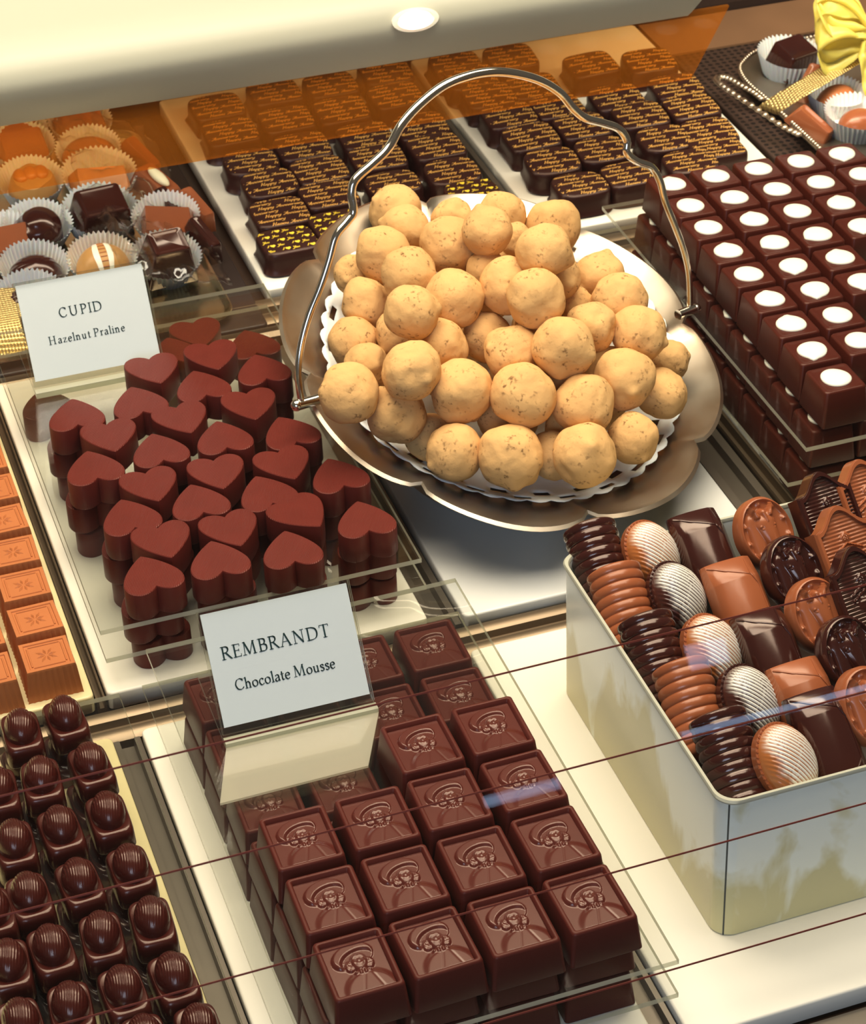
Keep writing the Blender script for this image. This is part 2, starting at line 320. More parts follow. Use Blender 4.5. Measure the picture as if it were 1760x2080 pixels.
# canopy over the back row: cream metal, rounded front lip
prof = [(1262, 125), (1251, 122.5), (1248.5, 126), (1245, 132), (1241.5, 139), (1239, 146), (1239.5, 152), (1243, 158), (1250, 164), (1268, 171), (1300, 181), (1340, 199), (1400, 224), (1470, 250), (1470, 244), (1400, 217), (1340, 191), (1300, 172), (1270, 152)]
g = G().loft([[(x, y, z) for y, z in prof] for x in (-240, 562)])
g2 = [(562 + (z-122)*.45, y, z) for y, z in prof]; g = G().loft([[(-240, y, z) for y, z in prof], g2])
can = tag(put('canopy', g.mesh('canopy', 'canopy', 60)), 'cream metal canopy with rounded lip over the back row', 'canopy')
mt = bpy.data.materials.new('reflection_glow'); mt.use_nodes = True; bsdf(mt).inputs['Emission Color'].default_value = (1, .93, .72, 1); bsdf(mt).inputs['Emission Strength'].default_value = 5; M['lens'] = mt  # reflected downlight on the canopy lip, made to emit
lc = Vector((386.7, 1240.5, 152)); nrm = Vector((0, -.93, .36))
q = Vector((0, 0, 1)).rotation_difference(nrm).to_euler()
g = G().loft([[(14*cos(a), 14*sin(a), z) for a in [2*PI*k/32 for k in range(32)]] for z in (-1, 2.6)] + [[(11.2*cos(a), 11.2*sin(a), 3) for a in [2*PI*k/32 for k in range(32)]]] + [[(10*cos(a), 10*sin(a), 2.1) for a in [2*PI*k/32 for k in range(32)]]])
reflection = tag(put('downlight_reflection', g.mesh('downlight_reflection', 'ivory', 40), None, lc, q, (1, .48, 1)), 'small round downlight reflection on the canopy lip', 'reflection')  # disc added in place of a downlight's reflection
g = G().loft([[(9.6*cos(a), 9.6*sin(a), z) for a in [2*PI*k/32 for k in range(32)]] for z in (2.15, 2.7)]); part('lens', g.mesh('lens', 'lens'), reflection, 'glowing middle of the reflection')
# orange reflection built as a see-through sheet under the canopy, slanted end
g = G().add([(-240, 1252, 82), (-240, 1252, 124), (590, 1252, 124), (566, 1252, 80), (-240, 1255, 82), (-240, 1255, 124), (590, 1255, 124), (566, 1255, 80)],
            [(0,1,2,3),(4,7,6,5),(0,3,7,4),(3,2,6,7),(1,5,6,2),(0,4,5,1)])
part('reflection_strip', g.mesh('reflection_strip', 'amber', 20), can, 'orange reflection built as a strip along the lower edge')

# tilted front pane with four red-brown lines
TL = math.radians(20); P0 = Vector((0, 560, 0)); PD = Vector((0, sin(TL), cos(TL)))
def pane(u, x, off=0.): return P0 + Vector((x, 0, 0)) + PD*u + Vector((0, -cos(TL), sin(TL)))*off
g = G().add([pane(u, x, o) for o in (0, -4) for u, x in ((-25, -240), (-25, 900), (520, 900), (520, -240))], [(0,1,2,3),(7,6,5,4),(0,4,5,1),(1,5,6,2),(2,6,7,3),(3,7,4,0)])
win = struct(put('window_1', g.mesh('window_1', 'glass', 20)))
for px, py in ((1242, 1314), (1242, 1539), (1242, 1773), (1242, 2005)):
    d = cF + cR*((px-CX)/FPX) + cD*((py-CY)/FPX); n_ = Vector((0, cos(TL), -sin(TL)))
    u = (CP + d*((P0-CP).dot(n_)/d.dot(n_)) - P0).dot(PD)
    g = G().add([pane(u+du, x, o) for o in (.05, .35) for du, x in ((-.33, -239), (-.33, 899), (.33, 899), (.33, -239))], [(0,1,2,3),(7,6,5,4),(0,4,5,1),(1,5,6,2),(2,6,7,3),(3,7,4,0)])
    part('enamel_line', g.mesh('enamel_line', 'redline', 20), win, 'thin red brown line across the glass')
def sheet(x0, x1, y0, y1, zt, label, grp, th=2.5):
    g = G(); g.box(x0, x1, y0, y1, zt-th, zt); g.m = [0, 0, 1, 1, 1, 1]
    return tag(put('acrylic_shelf', g.mesh('acrylic_shelf', ['acrylic', 'acrylic_edge'], 20)), label, 'shelf', grp)

# ------------------------------------------------------- heart chocolates
HALF = smooth([(0,-15.2),(2.2,-13.6),(6.6,-9.2),(10.6,-3.9),(13.3,1.4),(14.1,6.2),(12.6,10.8),(9.0,13.4),(5.2,13.3),(2.0,11.6),(0,9.6)], 4)
HOUT = [(p.x, p.y+1) for p in HALF] + [(-p.x, p.y+1) for p in HALF[-2:0:-1]]
def heart_ring(s, z, n=0): return [(x*s*1.01, y*s*1.05, z) for x, y in HOUT]
HH = 14.4
g = G(); g.loft([heart_ring(.985, 0), heart_ring(1., .5), heart_ring(.995, HH-1.0), heart_ring(.985, HH-.35), heart_ring(.955, HH)], (True, True))
HEART = ('heart_chocolate', g.mesh('heart_chocolate', 'heart', 30), [])
hs = [(845,160,1),(612,215,1),(1040,210,0),(798,275,0),(548,340,0),(995,355,1),(300,390,0),(725,410,1),(438,480,1),(885,480,0),(1148,460,0),(630,530,0),(1133,590,1),(370,600,0),(1340,630,0),(865,625,1),(600,675,1),(1055,700,0),(787,735,0),(513,795,0),(1200,785,2),(1447,805,0),(920,850,1),(650,895,1),(865,965,0),(1155,925,0),(595,1025,0)]
rng = random.Random(3)
hp = []
for px, py, k in hs:
    p = at(px/1.956, 640+py/1.956, 34+HH)
    rz = {0: PI, 1: 0., 2: .32}[k] + rng.uniform(-.09, .09)
    hp.append((p.x, p.y, rz, k))
# rows along the depth of the shelf, counted from the front
rows = [[27,25,26,22],[24,23,21],[20,19,18,15],[17,16,13],[14,12,10,11],[9,8,6],[7,5,4,3],[2,1]]
nm = ['front', 'second', 'third', 'fourth', 'fifth', 'sixth', 'seventh', 'rear']
for r, row in enumerate(rows):
    for c, i in enumerate(row):
        x, y, rz, k = hp[i-1]
        pos = ['leftmost', 'second', 'third', 'fourth'][c] if c < len(row)-1 else 'rightmost'
        make(HEART, (x, y, 34.02), (0, 0, rz), f'dark heart on the top shelf, {pos} in the {nm[r]} row, tip {"back" if k == 0 else "forward"}', 'chocolate', 'heart chocolates on the top shelf')
n_ = 0
for lay, z, dy, ds in (('middle', 17.02, 2., 0.), ('bottom', .02, 4., 0.)):
    for lst, side in (([7, 14, 20, 27], 'left edge'), ([25, 26], 'front edge'), ([22, 15, 11, 3], 'right edge')) + ((([24, 23, 21, 19, 18, 17, 16, 13, 12, 10], 'inside'),) if lay == 'middle' else ()):
        for j, i in enumerate(lst):
            x, y, rz, k = hp[i-1]
            x += {'left edge': -2 + (3 if lay == 'bottom' else 0), 'front edge': 2, 'right edge': 0, 'inside': 1}[side]
            make(HEART, (x, y+dy+3, z), (0, 0, rz+rng.uniform(-.08, .08)), f'dark heart in the {lay} layer seen through acrylic, {ORD[j]} along the {side}' if side != 'inside' else f'dark heart of the middle layer glimpsed between top hearts, {ORD[j]} from the front', 'chocolate', f'hearts of the {lay} layer')
for j, (px, py, rz) in enumerate(((785,70,0),(1000,110,PI),(690,140,PI))):
    p = at(px/1.956, 640+py/1.956, 17+HH)
    make(HEART, (p.x, p.y, 17.02), (0, 0, rz), f'dark heart of the middle layer behind the top layer, {["tallest at back", "right one", "left one"][j]}', 'chocolate', 'hearts of the middle layer')
p = at(72, 822, HH); make(HEART, (p.x+6, p.y, .02), (0, 0, PI), 'dark heart of the bottom layer left of the upright sign, farthest back', 'chocolate', 'hearts of the bottom layer')
sheet(118.2, 273.2, 900, 1183, 34, 'upper clear acrylic shelf under the top layer of hearts', 'acrylic shelves of the heart stack')
sheet(119.2, 275.2, 900.5, 1188, 17, 'lower clear acrylic shelf under the middle layer of hearts', 'acrylic shelves of the heart stack')

# ------------------------------------------------- ridged dome chocolates
def dome_cap():
    nr, na = 30, 96
    def P(r, a):
        x, y = r*cos(a), r*sin(a); z = math.sqrt(max(0, 1-r**2.2))
        s_ = x*1.02 + .26*y*y - .10*y; gr = .5+.5*cos(s_*42); fade = max(0, 1-(r/.90)**10)
        h = .42*(1-gr**.7)*fade
        return (x*(7.15-h*.4), y*(10.2-h*.4), 10.0*z - h)
    return [[P(1-(k/nr)**1.25 if k < nr else .0, 2*PI*i/na) for i in range(na)] for k in range(nr)]
g = G()
def blk(a, b, z, e): return sell(a*.92, b*.97, e, z, 48)
g.loft([blk(9.1,14.4,0,7), blk(9.3,14.7,.6,7), blk(9.1,14.2,6.4,6), blk(8.9,13.8,8.0,5), blk(8.6,13.2,8.9,4.5), blk(8.3,12.4,9.4,4), blk(8.1,11.6,9.4,3.2), blk(7.7,10.5,9.0,2.6)])
capg = G(); rg = dome_cap(); rg = [[(x, y, z+9.0) for x, y, z in r] for r in rg]; capg.loft(rg, (False, True))
DOME = ('dome_chocolate', g.mesh('dome_chocolate', 'dome', 60), [('ridged_dome', capg.mesh('ridged_dome', 'dome', 80))])
dz = 21.0
dc = [[(385,165),(540,450),(645,750),(780,1070),(910,1390),(1040,1730),(1200,2045)], [(118,245),(240,535),(355,835),(470,1155),(605,1480),(735,1810),(870,2110)], [(-25,600),(75,920),(165,1240),(300,1560),(415,1910)], [(-60,1330),(40,1650),(115,2010)]]
for c, lst in enumerate(dc):
    for j, (px, py) in enumerate(lst):
        p = at(px/2.972, 1380+py/2.972, dz+15)
        make(DOME, (p.x, p.y, dz+.02), (0, 0, rng.uniform(-.07, .07)), f'ridged dark dome praline, {ORD[j]} from the back in the {["rightmost column", "second column from the right", "third column from the right", "leftmost column"][c]}', 'chocolate', 'ridged dome pralines')
for c, lst in enumerate(dc):
    for j, (px, py) in enumerate(lst):
        p = at(px/2.972, 1380+py/2.972, dz+15)
        make(DOME, (p.x-2.5+c*.6, p.y+2, .02), (0, 0, rng.uniform(-.07, .07)), f'dome praline under the acrylic sheet, {["right", "second", "third", "left"][c]} column, {ORD[j]} from the back', 'chocolate', 'ridged dome pralines of the lower layer')
sheet(-60, 118.6, 603, 869, 21, 'clear acrylic sheet under the upper layer of dome pralines', None)

# -------------------------------------------- fluted caramel brown squares
def flute(a, z, n=112, dep=.45, per=9):
    out = []
    for k in range(n):
        t = k/n*4; s_ = int(t); u = (t-s_)*2-1
        d = a - dep*(.5-.5*cos((u+1)*PI*per)) * (1 if abs(u) < .97 else .2)
        u2 = u*a
        out.append([(u2, -d, z), (d, u2, z), (-u2, d, z), (-d, -u2, z)][s_])
    return out
g = G(); g.loft([flute(12.9, 0), flute(12.8, .6), flute(11.5, 15.2), flute(11.4, 15.8, dep=.2), flute(11.1, 16.6, dep=.05), flute(9.4, 16.6, dep=0), flute(9.1, 16.0, dep=0)])
st = G()
for sx in (-1, 1): st.tube([(sx*7.9, -7.2, 16.1), (sx*7.9, 7.2, 16.1)], .42, 6); st.tube([(-7.2, sx*7.9, 16.1), (7.2, sx*7.9, 16.1)], .42, 6)
for k in range(8):
    a = PI*k/4+.2; L_ = 5.6 if k % 2 else 4.8; c, s_ = cos(a), sin(a)
    st.add([(c*.7, s_*.7, 16.05), (c*L_*.6-s_*.75, s_*L_*.6+c*.75, 16.05), (c*L_, s_*L_, 16.05), (c*L_*.6+s_*.75, s_*L_*.6-c*.75, 16.05), (c*L_*.55, s_*L_*.55, 16.85)], [(0,1,4),(1,2,4),(2,3,4),(3,0,4)])
FLUTED = ('fluted_chocolate', g.mesh('fluted_chocolate', 'caramel', 28), [('star_relief', st.mesh('star_relief', 'caramel', 25))])
for c, x in enumerate((94.3, 67.0)):
    for j in range(9 if c == 0 else 7):
        y = 914.8 + 28.9*j - (2.5 if c else 0)
        make(FLUTED, (x+rng.uniform(-.3, .3)+.25*j*(c == 0), y, .02), (0, 0, rng.uniform(-.03, .03)), f'milk brown fluted square with star relief, {"right" if c == 0 else "left"} column, {ORD[j]} from front', 'chocolate', 'fluted milk chocolate squares')

# ----------------------------------------------- cubes with a white dot
def cubebody(a0, b0, a1, b1, h, r0=1.6, lip=.35, rec=2.6):
    return [rrect(a0-.3, b0-.3, r0, 0), rrect(a0, b0, r0, .5), rrect(a1+.1, b1+.1, r0+.5, h-1.1), rrect(a1-.25, b1-.25, r0+.7, h-.3), rrect(a1-.9, b1-.9, r0+.7, h), rrect(a1-1.6, b1-1.6, r0+.5, h-.05), rrect(a1-rec, b1-rec, r0, h-lip), rrect(a1-rec-1, b1-rec-1, r0, h-lip)]
g = G(); g.loft(cubebody(13.2, 13.9, 11.6, 12.0, 20.3))
DOTS = []
for s_ in range(5):
    q = random.Random(40+s_); dg = G(); n = 36; ph = q.uniform(0, 6.28); spike = q.uniform(0, 6.28) if s_ in (1, 3, 4) else None
    def dr(a): 
        r = 7.75*(1+.025*sin(2*a+ph)+.02*sin(3*a-ph))
        if spike is not None: r += (2.0 if s_ == 3 else 1.1)*math.exp(-((a-spike+PI) % (2*PI)-PI)**2/.05)
        return r
    dg.loft([[(dr(2*PI*k/n)*f*1.02, dr(2*PI*k/n)*f*1.02, 0) and (dr(2*PI*k/n)*f*cos(2*PI*k/n)*1.02, dr(2*PI*k/n)*f*sin(2*PI*k/n)*1.02, 19.8+z) for k in range(n)] for f, z in ((1, 0), (1.01, .6), (.96, 1.15), (.8, 1.65), (.5, 2.0), (.2, 2.1))])
    DOTS.append(dg.mesh('white_dot', 'ivory', 50))
cube_me = g.mesh('dotted_cube', 'dots', 45)
def dotted(x, y, z, label, grp):
    return make(('dotted_cube', cube_me, [('white_dot', rng.choice(DOTS), 'white dot')]), (x, y, z), (0, 0, rng.uniform(-.02, .02)), label, 'chocolate', grp)
for c in range(7):
    for j in range(9):
        y = 928.5 + 28.1*j - .3*c + rng.uniform(-.5, .5); x = 505.3 + 27.35*c + .72*j + rng.uniform(-.4, .4)
        px, py = proj((x, y, 66))
        if px > 1790: continue
        dotted(x, y, 46.02, f'dark cube with white dot, top layer, {ORD[c]} column from the basket, {ORD[j]} from front', 'white dotted cubes of the top layer')
for lay, z, dx in (('middle', 23.02, -5.2), ('bottom', .02, -8.6)):
    for j in range(9): dotted(505.3+dx+.8*j, 929.5+28.1*j, z, f'dark dotted cube of the {lay} layer, {ORD[j]} from the front facing the basket', f'white dotted cubes of the {lay} layer')
    for j in range(1, 4):
        x = 505.3+dx+27.4*j
        dotted(x, 929.5, z, f'dark dotted cube of the {lay} layer, front row, {ORD[j]} from the left corner cube', f'white dotted cubes of the {lay} layer')
sheet(477.6, 720, 903, 1178, 46, 'upper clear acrylic shelf under the top layer of white-dotted cubes', 'acrylic shelves of the white-dotted stack')
sheet(471, 720, 908, 1190, 23, 'lower clear acrylic shelf of the white-dotted cubes', 'acrylic shelves of the white-dotted stack')

# ------------------------------------------- moulded portrait squares
RH = 16.4; RA0, RB0, RA1, RB1 = 15.2, 18.1, 13.6, 16.2
g = G(); g.loft([rrect(RA0-.3, RB0-.3, 1.5, 0), rrect(RA0, RB0, 1.6, .5), rrect(RA1+.1, RB1+.1, 1.8, RH-1.2), rrect(RA1-.2, RB1-.2, 1.8, RH-.4), rrect(RA1-.8, RB1-.8, 1.5, RH), rrect(RA1-1.5, RB1-1.5, 1.1, RH), rrect(RA1-1.9, RB1-1.9, .9, RH-.3), rrect(RA1-2.5, RB1-2.5, .5, RH-2.2)])
def sm(d, w=.06): t = max(0., min(1., .5+d/w*.5)); return t*t*(3-2*t)
def el(x, y, cx, cy, rx, ry, rot=0.):
    dx, dy = x-cx, y-cy; c, s_ = cos(rot), sin(rot); u, v = (dx*c+dy*s_)/rx, (-dx*s_+dy*c)/ry
    return 1-math.sqrt(u*u+v*v)
def bust(x, y):                            # man's bust: wide soft hat, face, ruff and coat
    h = 0.
    sh = el(x, y, .16, -1.02, .70, .68); coat = sm(sh, .16)*.75
    coat -= .12*math.exp(-((x-.02-.35*(y+.75))/.03)**2)*sm(sh, .2) + .12*math.exp(-((x-.42+.3*(y+.75))/.035)**2)*sm(sh, .2)
    h = max(h, coat)
    d1 = el(x, y, -.03, .22, .62, .42, .28); d2 = el(x, y, .08, .04, .46, .30, .25)
    if d1 > 0 and y > -.2:
        cr = min(d1*.62, max(0., -d2*.42)); h = max(h, 1.25*math.sqrt(min(1, cr/.085)) * (1 if y > -.08 else max(0, 1+(y+.08)*8)))
        if d2 > 0 and y > .02: h = max(h, .35)
    f = el(x, y, .09, -.03, .23, .29)
    if f > -.1:
        fc = sm(f, .3)*1.25
        for bx, by, r, a in ((.01, .06, .05, -.35), (.17, .06, .05, -.35), (.09, -.02, .045, .4), (.09, -.10, .08, .2), (.03, -.13, .05, .25), (.15, -.13, .05, .25), (.09, -.2, .06, .2), (-.03, -.06, .06, .2), (.21, -.06, .06, .2), (.01, .13, .07, .22), (.17, .13, .07, .22)):
            fc += a*math.exp(-(((x-bx)**2+(y-by)**2)/r**2))*sm(f, .3)
        h = max(h, fc)
    for cx_ in (-.19, .34):
        hair = el(x, y, cx_, -.10, .13, .18)
        if hair > -.2: h = max(h, sm(hair, .2)*(.75+.3*noise.noise(Vector((x*22, y*22, 3)))))
    ruff = el(x, y, .10, -.36, .24, .085); h = max(h, sm(ruff, .3)*(1.0+.25*sin(x*45)))
    return h
fw, fh, z0 = RA1-2.5, RB1-2.5, RH-2.2
g.m = [0]*len(g.f); g.f.pop(); g.m.pop()   # the floor of the recess is the relief itself
NB = 84; rel = G(); rel.grid(lambda u, v: ((u*2-1)*fw, (v*2-1)*fh, z0 + 1.25*bust((u*2-1)*.80+.03, (v*2-1)*.88-.14)*(1 if 0 < u < 1 and 0 < v < 1 else 0)), NB, NB)
PORT = ('portrait_chocolate', g.mesh('portrait_chocolate', 'rem', 40), [('portrait_relief', rel.mesh('portrait_relief', 'relief', 0))])
gx = (161.0, 192.2, 223.6, 255.2); colname = ['left column', 'second column', 'third column', 'right column']
for c, n in enumerate((3, 3, 4, 4)):
    for j in range(n):
        make(PORT, (gx[c]+rng.uniform(-.4, .4), 636.9+37.4*j+rng.uniform(-.4, .4), 38.02), (0, 0, rng.uniform(-.025, .025)), f'dark square with hatted bust relief, top layer, {colname[c]}, {ORD[j]} from the front', 'chocolate', 'portrait squares of the top layer')
for c in range(4):
    for j in range(6):
        y = 645.5+37.6*j
        make(PORT, (gx[c]+[-2.5, -1.2, .6, 1.2][c], y, 19.02), (0, 0, rng.uniform(-.025, .025)), f'portrait square under the acrylic, middle layer, {colname[c]}, {ORD[j]} from the front', 'chocolate', 'portrait squares of the middle layer')
        if (c == 0 or j == 0 or j == 5) : make(PORT, (gx[c]+[-4.0, -1.5, .5, .8][c], y-1, .02), (0, 0, rng.uniform(-.02, .02)), f'portrait square of the bottom layer, {colname[c]}, {ORD[j]} from the front', 'chocolate', 'portrait squares of the bottom layer')
sheet(133.8, 281.3, 609, 874, 38, 'upper clear acrylic shelf carrying the portrait squares and upright sign', 'acrylic shelves of the portrait stack')
sheet(129.8, 281.8, 609.5, 873, 19, 'lower clear acrylic shelf of the portrait squares', 'acrylic shelves of the portrait stack')

# --------------------------------------------------------------- lettering
SCRIPT = {  # slanted handwriting, x-height 1
 'H': ([[(0,1.9),(.4,2.15),(.35,1.),(.25,0)],[(.3,.95),(.8,1.1),(1.2,1.05)],[(1.3,2.15),(1.2,1.),(1.2,.1),(1.5,.15)]], 1.65),
 'A': ([[(-.3,.2),(.1,.0),(.6,1.0),(1.05,2.15)],[(1.05,2.15),(1.05,1.),(1.1,0)],[(-.35,1.7),(.1,1.95),(.45,1.6)],[(.35,.75),(1.2,.8)]], 1.45),
 'a': ([[(.72,.85),(.42,1.),(.08,.5),(.25,.02),(.58,.25),(.76,.8)],[(.84,1.05),(.72,.3),(.84,.02),(1.15,.25)]], 1.18),
 'p': ([[(.2,1),(.1,0),(0,-.95)],[(.17,.6),(.55,1),(.92,.6),(.6,0),(.15,.15)]], 1.05),
 'y': ([[(.1,1),(.15,.25),(.55,.1),(.85,1)],[(.85,1),(.7,-.4),(.3,-.95),(0,-.7)]], 1.0),
 'n': ([[(.1,1),(.08,0)],[(.1,.55),(.45,1),(.68,.75),(.68,.1),(.95,.12)]], 1.0),
 'i': ([[(.1,1),(.12,.15),(.42,.12)],[(.2,1.5),(.3,1.6)]], .5),
 'v': ([[(.05,1),(.3,.02),(.72,1)]], .8),
 'e': ([[(.1,.45),(.68,.6),(.48,1),(.12,.7),(.2,.08),(.55,0),(.85,.3)]], .85),
 'r': ([[(.1,1),(.08,0)],[(.1,.55),(.38,1),(.7,.9)]], .72),
 's': ([[(.6,.9),(.25,.95),(.2,.6),(.58,.35),(.42,0),(.05,.1)]], .7),
 'I': ([[(.1,1.9),(.5,2.05)],[(.4,2),(.25,.4),(-.15,.15)]], .85),
 'Y': ([[(0,2),(.15,1.2),(.6,1.05),(1,2)],[(1,2),(.75,.2),(.3,-.8),(-.1,-.6)]], 1.15),
 'o': ([[(.45,1),(.08,.5),(.4,0),(.8,.5),(.45,1)]], .9),
 'u': ([[(.1,1),(.12,.2),(.45,.05),(.75,.7)],[(.78,1),(.75,.15),(1.0,.12)]], 1.0),
}
def ribbon(g, pts, width, tf, keep, zf):
    P = [Vector((*tf(p), 0)) for p in pts]
    for a, b in zip(P[:-1], P[1:]):
        d = b-a
        if d.length < 1e-6: continue
        w = width((b-a))*.5; n = Vector((-d.y, d.x, 0)).normalized()*w; e = d.normalized()*w*.35
        q = [a-e+n, a-e-n, b+e-n, b+e+n]
        if keep and not all(keep(p.x, p.y) for p in q): continue
        g.add([(p.x, p.y, zf(p.x, p.y)) for p in q], [(0, 1, 2, 3)])
def script_line(g, text, x, y, sx, sy, keep, zf, lw=.42):
    for ch in text:
        if ch == ' ': x += sx*1.1; continue
        if ch == '*':
            pts = [(p[0]/28*3.3, p[1]/28*2.9) for p in heart_ring(1, 0)[::4]]
            c = (x+1.9*sx, y+sy*.8)
            if keep(c[0]-1.1, c[1]) and keep(c[0]+1.1, c[1]): g.add([(c[0]+a, c[1]+b, zf(c[0], c[1])) for a, b in pts], [tuple(range(len(pts)))])
            x += sx*3.9; continue
        st, adv = SCRIPT[ch]
        for s_ in st: ribbon(g, smooth(s_, 4), lambda d: lw*(1.25 if abs(d.y) > abs(d.x)*.6 else .8), lambda p: (x+(p[0]+.38*p[1])*sx, y+p[1]*sy), keep, zf)
        x += adv*sx
    return x
# gold lettered chocolates: enrobed block with a slightly domed printed top
AA, AB, AH = 17.4, 16.0, 14.2
def top_z(x, y, e, a, b): return AH + .9*(1-(abs(x/a)**2.4+abs(y/b)**2.4)*.5)
ANN = []
def ann_proto(v, text, exp):
    q = random.Random(90+v); a, b = AA, AB; ph = q.uniform(0, 6)
    def wob(r, amp): return [(x*(1+amp*sin(3*k/40*2*PI+ph)+amp*.6*sin(7*k/40*2*PI+ph)), y*(1+amp*cos(2*k/40*2*PI+ph)), z) for k, (x, y, z) in enumerate(r)]
    rings = [wob(sell(a+1.2, b+1.2, exp, 0), .03), wob(sell(a+1.9, b+1.9, exp, .9), .035), wob(sell(a+1.1, b+1.0, exp, 2.4), .02), wob(sell(a+.2, b+.2, exp, 5), .012), wob(sell(a+.3, b+.3, exp, 9), .008), sell(a+.1, b+.1, exp, AH-1.4), sell(a-.4, b-.4, exp, AH-.3)]
    for f in (.94, .8, .6, .35, .1): rings.append([(x, y, top_z(x, y, exp, a, b)) for x, y, z in sell(a*f, b*f, exp, 0)])
    g = G().loft(rings); pr = G()
    keep = lambda x, y: (abs(x/(a*.95))**exp + abs(y/(b*.93))**exp) < 1
    zf = lambda x, y: top_z(x, y, exp, a, b)+.10
    if text == 'H':
        off = q.uniform(0, 5)
        for r in range(-4, 5):
            for rep in (-1, 0, 1):
                x0 = -31 + off + rep*37.5 + (r % 2)*18.6 - r*.9
                script_line(pr, 'Happy Anniversary', x0, r*4.75-.5+off*.4, 1.72, 1.38, keep, zf, .36)
    else:
        for r in range(-3, 4):
            for rep in range(-2, 3): script_line(pr, 'I*You', -7+rep*15.4+(r % 2)*7.6, r*5.6-.8, 1.35, 1.2, keep, zf, .36)
    nm_ = 'gold_lettering' if text == 'H' else 'yellow_lettering'
    return ('lettered_chocolate', g.mesh('lettered_chocolate', 'anniv', 70), [(nm_, pr.mesh(nm_, 'gold_print' if text == 'H' else 'yellow_print', 0))])
SQ = [ann_proto(i, 'H', 5.) for i in range(3)]; OV = [ann_proto(5+i, 'H', 3.2) for i in range(2)]; LOVE = [ann_proto(9, 'L', 5.), ann_proto(10, 'L', 2.9)]
aL = [[(635,1155),(590,1005),(535,845),(430,725),(320,560),(245,420)],[(920,1060),(860,905),(810,770),(715,640),(625,490),(560,340)],[(1215,840),(1130,700),(1060,580),(930,440),(870,300)],[(1650,890),(1540,780),(1450,640),(1370,530),(1230,360),(1170,230)]]
aR = [[(890,850),(735,725),(620,590),(500,470),(390,360),(285,260),(205,190)],[(1170,790),(1010,660),(900,530),(760,420),(630,310),(505,150)],[(1500,720),(1350,600),(1220,470),(1090,370),(950,190)],[(1640,640),(1600,560),(1500,420),(1420,310),(1270,170)]]
for side, cols, ox, oy in (('left', aL, 350, 60), ('right', aR, 850, 60)):
    for c, lst in enumerate(cols):
        for j, (px, py) in enumerate(lst):
            p = at(ox+px/2.708, oy+py/2.708, 15)
            love = side == 'left' and j == 0 and c in (0, 1, 3)
            oval = (side, c, j) in (('left', 0, 2), ('left', 2, 0), ('right', 0, 0), ('right', 2, 1), ('right', 2, 0), ('right', 1, 1), ('left', 3, 1), ('right', 0, 1), ('left', 0, 3))
            pr = (LOVE[0] if c != 3 else LOVE[1]) if love else (rng.choice(OV) if oval else rng.choice(SQ))
            what = 'dark praline with yellow hearts and script' if love else ('rounded dark praline with gold script' if oval else 'square dark praline with gold script')
            tx = rng.uniform(.06, .12)*(1 if j else .2); sc = (1, .98, 1)
            make(pr, (p.x, p.y, .35 + (tx*14)), (tx, rng.uniform(-.02, .02), rng.uniform(-.05, .05)), f'{what}, {side} board, {ORD[c]} column from left, {ORD[j]} from front', 'chocolate', f'lettered chocolates on the {side} board', scale=sc)

